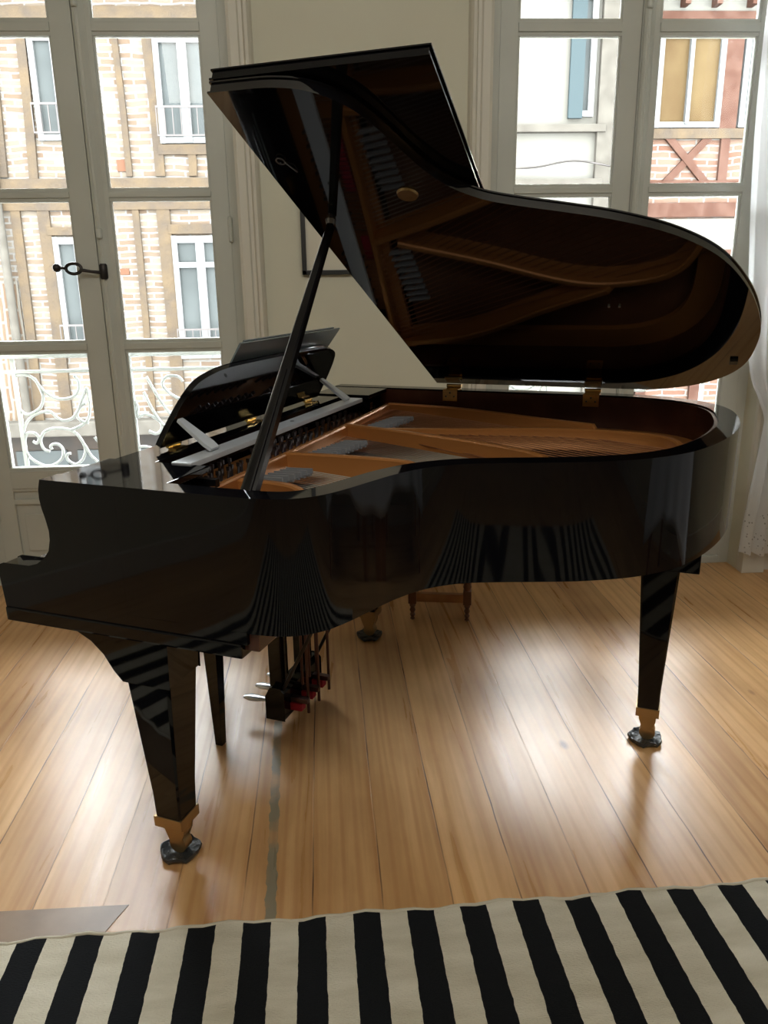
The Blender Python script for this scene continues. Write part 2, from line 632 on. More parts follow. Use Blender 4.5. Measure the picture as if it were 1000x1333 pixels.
def prism(bm, pts, axis, a0, a1, bev=0.0):
    """extrude a polygon. axis 'z': pts (x,y); 'y': pts (x,z); 'x': pts (y,z)"""
    def mk(p, a):
        return {'z': (p[0], p[1], a), 'y': (p[0], a, p[1]), 'x': (a, p[0], p[1])}[axis]
    v0 = [bm.verts.new(mk(p, a0)) for p in pts]
    v1 = [bm.verts.new(mk(p, a1)) for p in pts]
    n = len(pts)
    f0 = bm.faces.new(v0)
    f1 = bm.faces.new(v1[::-1])
    for i in range(n):
        bm.faces.new((v0[i], v0[(i + 1) % n], v1[(i + 1) % n], v1[i]))
    if bev > 0:
        bm.normal_update()
        es = list({e for f in (f0, f1) for e in f.edges})
        bmesh.ops.bevel(bm, geom=es, offset=bev, segments=2, profile=0.7, affect='EDGES')
    return bm


def P(*a, **k):
    bm = bmesh.new()
    return prism(bm, *a, **k)


def tube(bm, pts, r, seg=10, cap=True):
    pts = [Vector(p) for p in pts]
    rs = r if isinstance(r, (list, tuple)) else [r] * len(pts)
    rings = []
    up = None
    for i, p in enumerate(pts):
        t = (pts[min(i + 1, len(pts) - 1)] - pts[max(i - 1, 0)]).normalized()
        if up is None:
            up = t.orthogonal().normalized()
        up = (up - t * up.dot(t))
        if up.length < 1e-6:
            up = t.orthogonal()
        up.normalize()
        s = t.cross(up)
        rings.append([bm.verts.new(p + (up * cos(2 * pi * k / seg) + s * sin(2 * pi * k / seg)) * rs[i]) for k in range(seg)])
    for a, b in zip(rings[:-1], rings[1:]):
        for k in range(seg):
            bm.faces.new((a[k], a[(k + 1) % seg], b[(k + 1) % seg], b[k]))
    if cap:
        bm.faces.new(rings[0][::-1])
        bm.faces.new(rings[-1])
    return bm


def lathe(bm, prof, cx, cy, seg=24, cz=0.0):
    rings = []
    for r, z in prof:
        rings.append([bm.verts.new((cx + r * cos(2 * pi * k / seg), cy + r * sin(2 * pi * k / seg), cz + z)) for k in range(seg)])
    for a, b in zip(rings[:-1], rings[1:]):
        for k in range(seg):
            bm.faces.new((a[k], a[(k + 1) % seg], b[(k + 1) % seg], b[k]))
    bm.faces.new(rings[0][::-1])
    bm.faces.new(rings[-1])
    return bm


def catmull(pts, n=6, closed=False):
    pts = [Vector(p) for p in pts]
    out = []
    m = len(pts)
    rng = m if closed else m - 1
    for i in range(rng):
        p1, p2 = pts[i], pts[(i + 1) % m]
        p0 = pts[(i - 1) % m] if closed or i > 0 else p1 * 2 - p2
        p3 = pts[(i + 2) % m] if closed or i + 2 < m else p2 * 2 - p1
        for k in range(n):
            t = k / n
            out.append(0.5 * ((2 * p1) + (p2 - p0) * t + (2 * p0 - 5 * p1 + 4 * p2 - p3) * t * t + (3 * p1 - p0 - 3 * p2 + p3) * t ** 3))
    if not closed:
        out.append(pts[-1])
    return out


def offset(pts, d):
    """offset an open 2D polyline to its left by d"""
    out = []
    n = len(pts)
    for i, p in enumerate(pts):
        t = (pts[min(i + 1, n - 1)] - pts[max(i - 1, 0)])
        t.normalize()
        out.append(Vector((p.x - t.y * d, p.y + t.x * d)))
    return out


def strip_wall(bm, outer, inner, z0, z1):
    n = len(outer)
    a = [bm.verts.new((p.x, p.y, z0)) for p in outer]
    b = [bm.verts.new((p.x, p.y, z1)) for p in outer]
    c = [bm.verts.new((p.x, p.y, z1)) for p in inner]
    d = [bm.verts.new((p.x, p.y, z0)) for p in inner]
    for i in range(n - 1):
        for u, v in ((a, b), (b, c), (c, d), (d, a)):
            bm.faces.new((u[i], u[i + 1], v[i + 1], v[i]))
    for i in (0, n - 1):
        bm.faces.new((a[i], b[i], c[i], d[i]))
    return bm


def empty(name, loc=(0, 0, 0), rz=0, parent=None):
    o = bpy.data.objects.new(name, None)
    o.empty_display_size = 0.1
    C.objects.link(o)
    o.location = loc
    o.rotation_euler = (0, 0, rz)
    if parent:
        o.parent = parent
    return o


def tag(o, label=None, cat=None, group=None, kind=None):
    if label:
        o['label'] = label
    if cat:
        o['category'] = cat
    if group:
        o['group'] = group
    if kind:
        o['kind'] = kind
    return o


def struct(name, bm, m, smooth=False):
    o = link_mesh(name, bm, m, smooth=smooth)
    o['kind'] = 'structure'
    return o


def copy_tree(o, parent=None):
    c = o.copy()
    C.objects.link(c)
    c.parent = parent
    for ch in list(o.children):
        copy_tree(ch, c)
    return c


# ------------------------------------------------------------------ room shell
YW = 3.29      # inner face of the window wall
YF = 3.38      # face of the casements
XL, XR, YB, ZC = -2.3, 2.75, -2.6, 3.25
WTOP = 3.02
W1 = (-1.565, -0.385)
W2 = (0.600, 1.785)
struct('floor', B(XL, XR, YB, 3.62, -0.05, 0.0), FLOORM)
struct('ceiling', B(XL - .1, XR + .1, YB - .1, 3.75, ZC, ZC + .1), CEIL)
bm = bmesh.new()
for x0, x1 in ((XL - .1, W1[0]), (W1[1], W2[0]), (W2[1], XR + .1)):
    box(bm, x0, x1, YW, 3.62, 0, ZC)
for x0, x1 in (W1, W2):
    box(bm, x0, x1, YW, 3.62, WTOP, ZC)
struct('wall_back', bm, WALLM)
struct('wall_left', B(XL - .1, XL, YB, YW, 0, ZC), WALLM)
struct('wall_right', B(XR, XR + .1, YB, YW, 0, ZC), WALLM)
struct('wall_front', B(XL - .1, XR + .1, YB - .1, YB, 0, ZC), WALLM)


def architrave(bm, x_in, sgn):
    """moulded surround; x_in is the opening side, sgn the direction away from the opening"""
    prof = [(0, 0), (0, .022), (.012, .030), (.040, .030), (.046, .022), (.058, .022), (.066, .040), (.078, .042), (.086, .028), (.092, 0)]
    pts = [(x_in + sgn * a, YW - b) for a, b in prof]
    prism(bm, pts, 'z', 0.13, WTOP + .05)
    xs = sorted((x_in - sgn * .004, x_in + sgn * .10))
    box(bm, xs[0], xs[1], YW - .052, YW + .001, 0, .13, .004)


for nm, (a, b) in (('trim_1', W1), ('trim_2', W2)):
    bm = bmesh.new()
    architrave(bm, a, -1)
    architrave(bm, b, 1)
    box(bm, a - .09, b + .09, YW - .04, YW + .001, WTOP + .05, WTOP + .14, .005)
    struct(nm, bm, PAINTL)
bm = bmesh.new()
for x0, x1 in ((XL, W1[0] - .1), (W1[1] + .1, W2[0] - .1), (W2[1] + .1, XR)):
    box(bm, x0, x1, YW - .018, YW + .001, 0, .12, .003)
struct('baseboard_back', bm, PAINTL)
struct('baseboard_left', B(XL - .001, XL + .018, YB, YW - .02, 0, .12, bev=.003), PAINTL)
struct('baseboard_right', B(XR - .018, XR + .001, YB, YW - .02, 0, .12, bev=.003), PAINTL)


# ------------------------------------------------------------------ windows
def make_window(name, x0, x1, gap, g, handle):
    """g: glass x-extents ((l,r),(l,r))"""
    root = empty(name, ((x0 + x1) / 2, YF, 0))
    root['kind'] = 'structure'
    cx = (x0 + x1) / 2

    def L(nm, bm, m, par, smooth=False):
        o = link_mesh(nm, bm, m, par, smooth)
        if par is root:
            o.matrix_parent_inverse = Matrix.Translation((-cx, -YF, 0))
        return o
    bm = bmesh.new()
    box(bm, x0 - .002, x0 + .05, YF + .004, YF + .09, 0, WTOP + .01, .004)
    box(bm, x1 - .05, x1 + .002, YF + .004, YF + .09, 0, WTOP + .01, .004)
    box(bm, x0 + .04, x1 - .04, YF + .004, YF + .09, WTOP - .05, WTOP + .01, .004)
    box(bm, x0 + .04, x1 - .04, YF + .002, YF + .10, 0.0, .035, .004)
    L('window_frame', bm, PAINT, root)
    rows = [(.54, 1.02), (1.075, 1.61), (1.66, 2.19), (2.25, 2.78)]
    leafs = ((x0 + .045, gap - .0012, g[0]), (gap + .0012, x1 - .045, g[1]))
    for li, (a, b, (ga, gb)) in enumerate(leafs):
        bm = bmesh.new()
        y0, y1 = YF, YF + .042
        box(bm, a, ga, y0, y1, .04, 2.96, .003)
        box(bm, gb, b, y0, y1, .04, 2.96, .003)
        for z0, z1 in ((1.02, 1.075), (1.61, 1.66), (2.19, 2.25), (2.78, 2.96), (.435, .54), (.04, .12)):
            box(bm, ga - .004, gb + .004, y0 + .003, y1 - .003, z0, z1, .003)
            if z1 < 2.9:
                box(bm, ga, gb, y0 - .004, y0 + .006, z0 + .014, z1 - .014, .003)
        # lower wooden panel with mouldings
        box(bm, ga - .004, gb + .004, y0 + .014, y1 - .008, .10, .45)
        box(bm, ga + .03, gb - .03, y0 + .006, y0 + .018, .16, .33, .005)
        box(bm, ga - .002, gb + .002, y0 + .001, y0 + .02, .375, .40, .006)
        # glazing beads
        for z0, z1 in rows:
            for q in ((ga, ga + .008, z0, z1), (gb - .008, gb, z0, z1)):
                box(bm, q[0], q[1], y0 + .008, y0 + .018, q[2], q[3])
        leaf = L('casement', bm, PAINT, root)
        for z0, z1 in rows:
            pm = L('glass_pane', B(ga - .003, gb + .003, YF + .021, YF + .024, z0 - .003, z1 + .003), GLASS, leaf)
        # knuckle hinges on the jamb side
    bm = bmesh.new()
    tube(bm, [(gap + .020, YF - .012, .10), (gap + .020, YF - .012, 2.92)], .006, 8)
    prism(bm, [(gap + .004, YF + .001), (gap + .006, YF - .010), (gap + .014, YF - .016), (gap + .028, YF - .016), (gap + .038, YF - .008), (gap + .052, YF + .001)], 'z', .05, 2.95)
    box(bm, gap - .018, gap + .018, YF + .043, YF + .052, .05, 2.95)
    for z in (.5, 1.49, 2.3):
        lathe(bm, [(.010, -.02), (.013, -.015), (.013, .015), (.010, .02)], gap + .020, YF - .017, 12, z)
    L('meeting_moulding', bm, PAINT, root)
    bm = bmesh.new()
    for xx in (x0 + .045, x1 - .045):
        for z in (.35, 1.5, 2.6):
            lathe(bm, [(.004, -.05), (.009, -.045), (.009, .045), (.004, .05)], xx, YF - .004, 10, z)
    L('window_hinge', bm, PAINT, root, 35)
    if handle:
        bm = bmesh.new()
        yy = YF - .045
        z = 1.345
        lathe(bm, [(.012, -.03), (.016, -.024), (.016, .024), (.012, .03)], gap + .022, YF - .018, 14, z)
        tube(bm, [(gap + .02, YF - .02, z - .005), (gap - .02, yy, z), (gap - .055, yy, z + .006)], [.007, .006, .007], 10)
        ring = [(gap - .087 + .030 * cos(t), yy, z + .012 + .020 * sin(t)) for t in [2 * pi * k / 20 for k in range(21)]]
        tube(bm, ring, .0065, 8)
        bm2 = bmesh.new()
        bmesh.ops.create_uvsphere(bm2, u_segments=16, v_segments=10, radius=.017)
        bmesh.ops.translate(bm2, verts=bm2.verts, vec=(gap - .152, yy, z + .016))
        me = bpy.data.meshes.new('tmp')
        bm2.to_mesh(me)
        bm2.free()
        bm.from_mesh(me)
        bpy.data.meshes.remove(me)
        tube(bm, [(gap - .115, yy, z + .014), (gap - .14, yy, z + .016)], .006, 8)
        h = L('espagnolette_handle', bm, IRON, root, 40)
        h['label'] = 'dark iron loop handle of the left window'
    return root


make_window('window_1', W1[0], W1[1], -.968, ((-1.443, -1.052), (-.899, -.499)), True)
make_window('window_2', W2[0], W2[1], 1.197, ((.715, 1.120), (1.270, 1.665)), False)

# wall behind the camera: a plain door so that the room closes
bm = B(-1.6, -.7, YB - .01, YB + .03, 0, 2.1, bev=.006)
for z0, z1 in ((.15, .8), (.95, 1.95)):
    box(bm, -1.5, -.8, YB + .025, YB + .036, z0, z1, .008)
struct('door_1', bm, PAINTL)

# ------------------------------------------------------------------ balcony railings
SCROLLS = [
    [(-1.472, 0.587), (-1.456, 0.576), (-1.442, 0.598), (-1.453, 0.62), (-1.473, 0.628), (-1.496, 0.621), (-1.51, 0.588), (-1.513, 0.551), (-1.5, 0.514), (-1.468, 0.483), (-1.421, 0.463), (-1.375, 0.477), (-1.343, 0.506), (-1.338, 0.543), (-1.353, 0.566), (-1.378, 0.57), (-1.393, 0.559), (-1.388, 0.544)],
    [(-1.4, 0.534), (-1.424, 0.545), (-1.435, 0.572), (-1.432, 0.601), (-1.412, 0.63), (-1.375, 0.644), (-1.332, 0.644), (-1.291, 0.635), (-1.258, 0.608), (-1.238, 0.567), (-1.235, 0.529), (-1.251, 0.492), (-1.282, 0.47), (-1.31, 0.479), (-1.325, 0.502), (-1.319, 0.52), (-1.304, 0.524)],
    [(-1.514, 0.603), (-1.508, 0.633), (-1.497, 0.662), (-1.476, 0.69), (-1.45, 0.71), (-1.418, 0.722), (-1.384, 0.726), (-1.364, 0.717), (-1.346, 0.695), (-1.313, 0.681), (-1.273, 0.693), (-1.243, 0.731), (-1.22, 0.779), (-1.192, 0.834)],
    [(-1.522, 0.884), (-1.495, 0.898), (-1.454, 0.895), (-1.427, 0.877), (-1.41, 0.847), (-1.401, 0.817), (-1.397, 0.787), (-1.41, 0.753), (-1.434, 0.731), (-1.466, 0.715), (-1.495, 0.72), (-1.517, 0.746)],
    [(-1.426, 0.882), (-1.403, 0.839), (-1.369, 0.803), (-1.334, 0.785), (-1.283, 0.784), (-1.247, 0.801), (-1.227, 0.831), (-1.227, 0.865), (-1.244, 0.891)],
    [(-1.258, 0.608), (-1.229, 0.552), (-1.212, 0.514), (-1.183, 0.479)],
    [(-1.192, 0.834), (-1.187, .76), (-1.2, .69), (-1.24, .655), (-1.291, 0.635)],
    [(-1.203, 0.669), (-1.228, 0.674), (-1.251, 0.697), (-1.243, 0.727), (-1.223, 0.753), (-1.205, 0.761)],
    [(-1.183, .60), (-1.165, .575), (-1.13, .57), (-1.105, .60), (-1.11, .64), (-1.14, .655)],
    [(-0.978, 0.772), (-0.966, 0.735), (-0.972, 0.690), (-0.93, 0.703), (-0.872, 0.67), (-0.864, 0.633), (-0.891, 0.608), (-0.926, 0.621)],
    [(-0.913, 0.88), (-0.873, 0.794), (-0.831, 0.719), (-0.776, 0.656), (-.73, .62)],
    [(-0.932, 0.808), (-0.903, 0.733), (-0.861, 0.658), (-0.804, 0.612), (-.76, .56)],
    [(-0.70, 0.765), (-0.754, 0.767), (-0.812, 0.799), (-0.842, 0.843), (-0.817, 0.878), (-0.768, 0.877), (-0.746, 0.853)],
    [(-0.998, 0.522), (-0.97, 0.547), (-0.922, 0.539), (-0.899, 0.51), (-.90, .475)],
]


SCROLLS += [[(-1.955 - x, z) for x, z in SCROLLS[k]] for k in (0, 1, 5)]


def make_balcony(x0, dx, label):
    root = empty('balcony_railing', ((W1[0] + W1[1]) / 2 + dx, 3.75, 0.40))
    tag(root, label, 'railing')
    inv = Matrix.Translation((-((W1[0] + W1[1]) / 2), -3.75, -.40))

    def L(nm, bm, m, smooth=False):
        o = link_mesh(nm, bm, m, root, smooth)
        o.matrix_parent_inverse = inv
        return o
    xa, xb = -1.60, -.35
    L('handrail', B(xa, xb, 3.715, 3.785, .975, 1.003, bev=.008), WIRON)
    L('rail', B(xa, xb, 3.743, 3.757, .905, .919), WIRON)
    L('rail', B(xa, xb, 3.740, 3.760, .447, .462), WIRON)
    for x in (-1.585, -1.515, -.985, -.42):
        L('baluster', B(x - .009, x + .009, 3.742, 3.758, .40 if x in (-1.585, -.42) else .46, .98), WIRON)
    for s in SCROLLS:
        pts = catmull([(p[0], 3.75, p[1]) for p in s], 5)
        L('scroll', tube(bmesh.new(), pts, .0070, 8), WIRON, 60)
    L('floor_slab', B(xa, xb, 3.63, 3.80, .36, .40), STONE)
    return root


make_balcony(0, 0, 'white wrought iron balcony railing with scrolls outside the left window')
make_balcony(0, 2.17, 'white wrought iron balcony railing outside the right window behind the piano tail')

# ------------------------------------------------------------------ the street: two houses opposite
YS = 11.0


def far_window(root, x0, x1, z0, z1, nm='window', rail=True, glass=None, n=2, y=YS, transom=None):
    bm = bmesh.new()
    f = .07
    box(bm, x0, x0 + f, y - .06, y + .02, z0, z1)
    box(bm, x1 - f, x1, y - .06, y + .02, z0, z1)
    box(bm, x0 + .003, x1 - .003, y - .056, y + .016, z0 + .003, z0 + f)
    box(bm, x0 + .003, x1 - .003, y - .056, y + .016, z1 - f * 1.3, z1 - .003)
    for k in range(1, n):
        xc = x0 + (x1 - x0) * k / n
        box(bm, xc - .055, xc + .055, y - .07, y + .012, z0 + .006, z1 - .006)
    if transom:
        box(bm, x0 + .004, x1 - .004, y - .066, y + .010, transom, transom + .07)
    w = link_mesh(nm, bm, WHITEP, root)
    for k in range(n):
        a = x0 + (x1 - x0) * k / n + .05
        b = x0 + (x1 - x0) * (k + 1) / n - .05
        link_mesh('pane', B(a, b, y - .015, y - .005, z0 + .05, z1 - .07), glass or DKGLASS, w)
    if rail:
        bm = bmesh.new()
        box(bm, x0, x1, y - .2, y - .18, z0 + .38, z0 + .405)
        box(bm, x0, x1, y - .2, y - .18, z0 + .06, z0 + .08)
        k = x0
        while k <= x1:
            box(bm, k, k + .012, y - .197, y - .185, z0 + .06, z0 + .40)
            k += .10
        link_mesh('window_guard', bm, IRON, w)
    return w


h = empty('brick_house', (-3, YS, -3.3))
tag(h, 'thin pink brick house with weathered timber posts across the street, left', 'building')


def HP(nm, bm, m=None, root=None, smooth=False):
    r = root or h
    o = link_mesh(nm, bm, m, r, smooth)
    return o


h.location = (0, 0, 0)
HP('wall', B(-7.5, 1.38, YS, YS + .3, -.62, 4.9), BRICK)
HP('brick_infill', B(-5.6, -4.22, YS - .02, YS + .05, -.5, 1.35), BRICKV)
HP('shopfront', B(-7.5, 1.35, YS + .1, YS + .3, -3.3, -.62), SHOP)
for x0, x1 in ((-4.6, -3.9), (-3.75, -3.35), (-3.0, -2.1), (-1.9, -1.2)):
    HP('shop_window', B(x0, x1, YS + .06, YS + .12, -2.9, -.95), DKGLASS)
HP('ledge', B(-7.5, 1.35, YS - .22, YS + .05, -.70, -.50, bev=.02), STONE)
bm = bmesh.new()
for a, b, c, d, e in ((-3.83, 2.58, -3.77, 4.32, .11), (-2.63, 2.6, -2.66, 4.32, .075), (-2.24, 2.6, -2.27, 4.32, .12), (-1.83, 2.6, -1.83, 2.93, .1), (-4.20, 2.6, -4.15, 4.32, .10),
                      (-3.80, -.5, -3.77, 2.2, .15), (-4.17, -.5, -4.12, 2.2, .12), (-2.63, -.5, -2.60, 2.2, .085), (-2.26, -.5, -2.25, 2.2, .17), (-1.35, -.5, -1.35, 4.3, .15), (-5.0, -.5, -5.0, 4.3, .15)):
    off = [(a - e / 2, b), (a + e / 2, b), ((a + c) / 2 + e / 2 + .012, (b + d) / 2), (c + e / 2, d), (c - e / 2, d), ((a + c) / 2 - e / 2 + .012, (b + d) / 2)]
    HP('timber_post', P(off, 'y', YS - .045, YS + .03), TIMBER)
for z0, z1, xa, xb in ((4.37, 4.50, -7.5, 1.3), (2.46, 2.58, -7.5, 1.3), (2.20, 2.34, -7.5, 1.3), (2.85, 2.97, -2.24, -1.35), (1.9, 2.0, -3.75, -3.1), (1.9, 2.02, -2.2, -1.4)):
    HP('timber_beam', B(xa, xb, YS - .055, YS + .03, z0, z1, bev=.008), TIMBER)
far_window(h, -3.70, -3.05, 3.02, 4.22, n=2)
far_window(h, -2.20, -1.50, 2.98, 4.20, n=2)
far_window(h, -3.69, -3.05, .38, 1.88, n=2)
far_window(h, -2.17, -1.45, .30, 1.88, n=2, transom=1.48)
far_window(h, -5.9, -5.2, 3.0, 4.2, n=2)
far_window(h, -5.9, -5.2, .3, 1.88, n=2)
far_window(h, -.6, .1, 2.98, 4.2, n=2)
far_window(h, -.6, .1, .3, 1.88, n=2)
HP('drainpipe', tube(bmesh.new(), [(-4.30, YS - .10, 4.4), (-4.30, YS - .10, -.5)], .055, 10), STONE, smooth=60)
HP('clay_plaque', B(-2.78, -2.66, YS - .02, YS + .01, 2.66, 2.80, bev=.01), TILE)
HP('clay_plaque', B(-2.88, -2.76, YS - .02, YS + .01, 1.4, 1.48, bev=.01), TILE)
HP('roof', P([(YS - .35, 4.8), (YS + .4, 4.9), (YS + .4, 5.1)], 'x', -7.6, 1.38), TIMBER)

h2 = empty('cream_house', (0, 0, 0))
tag(h2, 'cream rendered house with a teal shutter and a blue-grey drainpipe', 'building')
HP('wall', B(1.4, 3.98, YS - .25, YS + .3, -3.3, 4.9), CREAMPL, h2)
HP('ledge', B(1.4, 3.40, YS - .36, YS - .2, 3.04, 3.13, bev=.01), STONE, h2)
HP('ledge', B(1.4, 3.40, YS - .34, YS - .2, 2.38, 2.50, bev=.01), STONE, h2)
HP('corner_pilaster', B(3.30, 3.52, YS - .33, YS - .2, -3.3, 4.9), STONE, h2)
w_ = far_window(h2, 2.98, 3.24, 3.22, 4.6, rail=False, n=1, y=YS - .25)
HP('shutter', B(2.92, 3.10, YS - .32, YS - .27, 3.2, 4.6, bev=.006), TEAL, h2)
HP('drainpipe', tube(bmesh.new(), [(3.62, YS - .33, 4.8), (3.62, YS - .33, -3.2)], .055, 10), BLUEPIPE, h2, 60)
HP('cable', tube(bmesh.new(), catmull([(1.5, YS - .36, 2.66), (2.4, YS - .38, 2.62), (3.0, YS - .38, 2.70), (3.55, YS - .40, 2.62)], 6), .010, 6), IRON, h2, 60)
HP('roof', P([(YS - .6, 4.8), (YS + .4, 4.9), (YS + .4, 5.1)], 'x', 1.45, 4.0), TIMBER, h2)

h3 = empty('half_timbered_house', (0, 0, 0))
tag(h3, 'half timbered rosy brick house with crossed red-brown beams, right', 'building')
HP('wall', B(4.0, 9.0, YS, YS + .3, -.6, 4.9), BRICK2, h3)
HP('shopfront', B(4.0, 9.0, YS + .1, YS + .3, -3.3, -.6), SHOP, h3)
HP('plaster_band', B(4.0, 9.0, YS - .03, YS + .02, 1.62, 2.02), CREAMPL, h3)
HP('plaster_band', B(4.0, 9.0, YS - .03, YS + .02, 4.45, 4.72), CREAMPL, h3)
for z0, z1, m_ in ((4.26, 4.46, REDTIMB), (4.72, 4.86, REDTIMB), (3.00, 3.12, TIMBER), (2.40, 2.49, REDTIMB), (2.04, 2.22, REDTIMB), (1.50, 1.62, REDTIMB)):
    HP('timber_beam', B(4.0, 9.0, YS - .06, YS + .03, z0, z1, bev=.008), m_, h3)
for x in (5.10, 7.2):
    HP('timber_post', B(x - .11, x + .11, YS - .055, YS + .03, 3.12, 4.26), REDTIMB, h3)
for x in (5.10, 6.5, 7.8):
    HP('timber_post', B(x - .06, x + .06, YS - .05, YS + .03, 2.49, 3.0), REDTIMB, h3)
for x in (4.22, 5.0, 5.75):
    HP('timber_post', B(x - .07, x + .07, YS - .05, YS + .03, -.5, 1.52), REDTIMB, h3)
for p0, p1 in (((4.36, 3.0), (4.86, 2.49)), ((4.86, 3.0), (4.36, 2.49)), ((6.9, 3.0), (7.4, 2.49)), ((7.4, 3.0), (6.9, 2.49))):
    w2 = .065
    HP('timber_brace', P([(p0[0] - w2, p0[1]), (p0[0] + w2, p0[1]), (p1[0] + w2, p1[1]), (p1[0] - w2, p1[1])], 'y', YS - (.05 if p1[0] > p0[0] else .042), YS + (.03 if p1[0] > p0[0] else .027)), REDTIMB, h3)
far_window(h3, 4.12, 4.99, 3.13, 4.26, rail=False, n=1, glass=OCHRE)
HP('window_mullion', B(4.52, 4.57, YS - .08, YS, 3.17, 4.2), WHITEP, h3)
far_window(h3, 5.24, 6.1, 3.13, 4.26, rail=False, n=2)
far_window(h3, 4.32, 4.92, .1, 1.48, rail=False, n=2)
far_window(h3, 5.08, 5.68, .1, 1.48, rail=False, n=2)
HP('jetty_bracket', B(4.35, 4.42, YS - .2, YS, 4.50, 4.62), REDTIMB, h3)
HP('jetty_bracket', B(4.75, 4.82, YS - .2, YS, 4.50, 4.62), REDTIMB, h3)
HP('jetty_bracket', B(5.2, 5.27, YS - .2, YS, 4.50, 4.62), REDTIMB, h3)
HP('roof', P([(YS - .35, 4.8), (YS + .4, 4.9), (YS + .4, 5.1)], 'x', 4.0, 9.1), TIMBER, h3)
struct('street_ground', B(-14, 16, 3.7, YS + 3, -3.45, -3.3), ASPH)

# ------------------------------------------------------------------ picture frame on the pier
pf = empty('picture_frame', (.09, YW, 1.32))
tag(pf, 'black framed picture with a pale mat hanging between the windows behind the lid', 'picture')
bm = bmesh.new()
for q in ((-.235, .235, 0, .018), (-.235, .235, .55, .568), (-.235, -.217, 0, .568), (.217, .235, 0, .568)):
    box(bm, q[0], q[1], -.024, -.001, q[2], q[3], .002)
link_mesh('frame', bm, FRAMEB, pf)
link_mesh('mat_board', B(-.22, .22, -.012, -.004, .015, .555), MATW, pf)

# ------------------------------------------------------------------ lace curtain at the right window
bm = bmesh.new()
LE = [(3.0, 1.60), (2.15, 1.575), (1.46, 1.605), (.96, 1.675), (.80, 1.74), (.72, 1.775), (.66, 1.775), (.48, 1.755), (.25, 1.725), (.11, 1.715)]
RE = [(3.0, 2.35), (2.15, 2.30), (1.46, 2.22), (.96, 2.02), (.80, 1.93), (.72, 1.89), (.66, 1.89), (.48, 1.98), (.25, 2.10), (.11, 2.13)]
le = catmull([(x, 0, z) for z, x in LE], 6)
re_ = catmull([(x, 0, z) for z, x in RE], 6)
NC = 90
grid = []
for i, (a, b) in enumerate(zip(le, re_)):
    row = []
    wdt = b.x - a.x
    for k in range(NC + 1):
        t = k / NC
        ph = t * 2 * pi * 7
        amp = .022 + .010 * sin(3 * t + a.z * 2)
        hem = (.014 * abs(sin(t * pi * 9)) if i == len(le) - 1 else 0)
        row.append(bm.verts.new((a.x + wdt * t + .006 * sin(ph * 2 + a.z * 3), 3.165 + amp * sin(ph + .5 * sin(a.z * 3)) , a.z + hem)))
    grid.append(row)
for i in range(len(grid) - 1):
    for k in range(NC):
        bm.faces.new((grid[i][k], grid[i][k + 1], grid[i + 1][k + 1], grid[i + 1][k]))
cu = link_mesh('lace_curtain', bm, LACE, None, 80)
tag(cu, 'sheer white curtain with a lace hem gathered beside the right window', 'curtain')
rod = link_mesh('curtain_rod', tube(bmesh.new(), [(.4, 3.165, 3.03), (2.5, 3.165, 3.03)], .012, 10), IRON, None, 60)
tag(rod, 'dark curtain rod above the right window', 'curtain rod')

# ------------------------------------------------------------------ striped rug
rug = empty('striped_rug', (-.007, 1.357, 0), radians(2.0))
tag(rug, 'black and cream striped flat woven rug in front of the piano', 'rug')
bm = bmesh.new()
nx, ny = 120, 40
X0, X1, Y0, Y1 = -1.55, 1.60, -2.35, 0.0
gr = [[bm.verts.new((X0 + (X1 - X0) * i / nx, Y0 + (Y1 - Y0) * j / ny + (.004 * sin(i * .55) + .003 * sin(i * 1.7) if j == ny else 0), .007 + .0012 * sin(i * .8 + j * .3))) for j in range(ny + 1)] for i in range(nx + 1)]
for i in range(nx):
    for j in range(ny):
        bm.faces.new((gr[i][j], gr[i + 1][j], gr[i + 1][j + 1], gr[i][j + 1]))
r = bmesh.ops.extrude_face_region(bm, geom=list(bm.faces))
for v in [g for g in r['geom'] if isinstance(g, bmesh.types.BMVert)]:
    v.co.z = 0.0005
link_mesh('woven_field', bm, RUGM, rug)
bm = bmesh.new()
tube(bm, [(X0 + (X1 - X0) * i / nx, .003 + .004 * sin(i * .55) + .003 * sin(i * 1.7), .005) for i in range(nx + 1)], .0045, 8)
HEM = mat('cream_rug_hem', (0.60, 0.55, 0.44), 0.95)
he = link_mesh('hem', bm, HEM, rug, 60)
he['label'] = 'cream bound edge'

# cross plank set in the floor in front of the rug's left end
bm = P([(-2.2, 1.30), (-.53, 1.345), (-.512, 1.39), (-.497, 1.425), (-2.2, 1.425)], 'z', -.01, .0015)
GREYPL = mat('worn_cross_plank', (0.20, 0.125, 0.075), 0.35, noise=(9, (0.30, 0.20, 0.125), 1))
struct('trim_3', bm, GREYPL)

# ------------------------------------------------------------------ the grand piano
PZ = radians(-23.375)
PO = (-0.7091, 1.5640, 0.0)
piano = empty('grand_piano', PO, PZ)
tag(piano, 'black lacquered baby grand piano with its lid propped open', 'piano')
ZR, PW = 0.936, 1.486


def PP(nm, bm, m, smooth=False, parent=None, label=None):
    o = link_mesh(nm, bm, m, parent or piano, smooth)
    if label:
        o['label'] = label
    return o


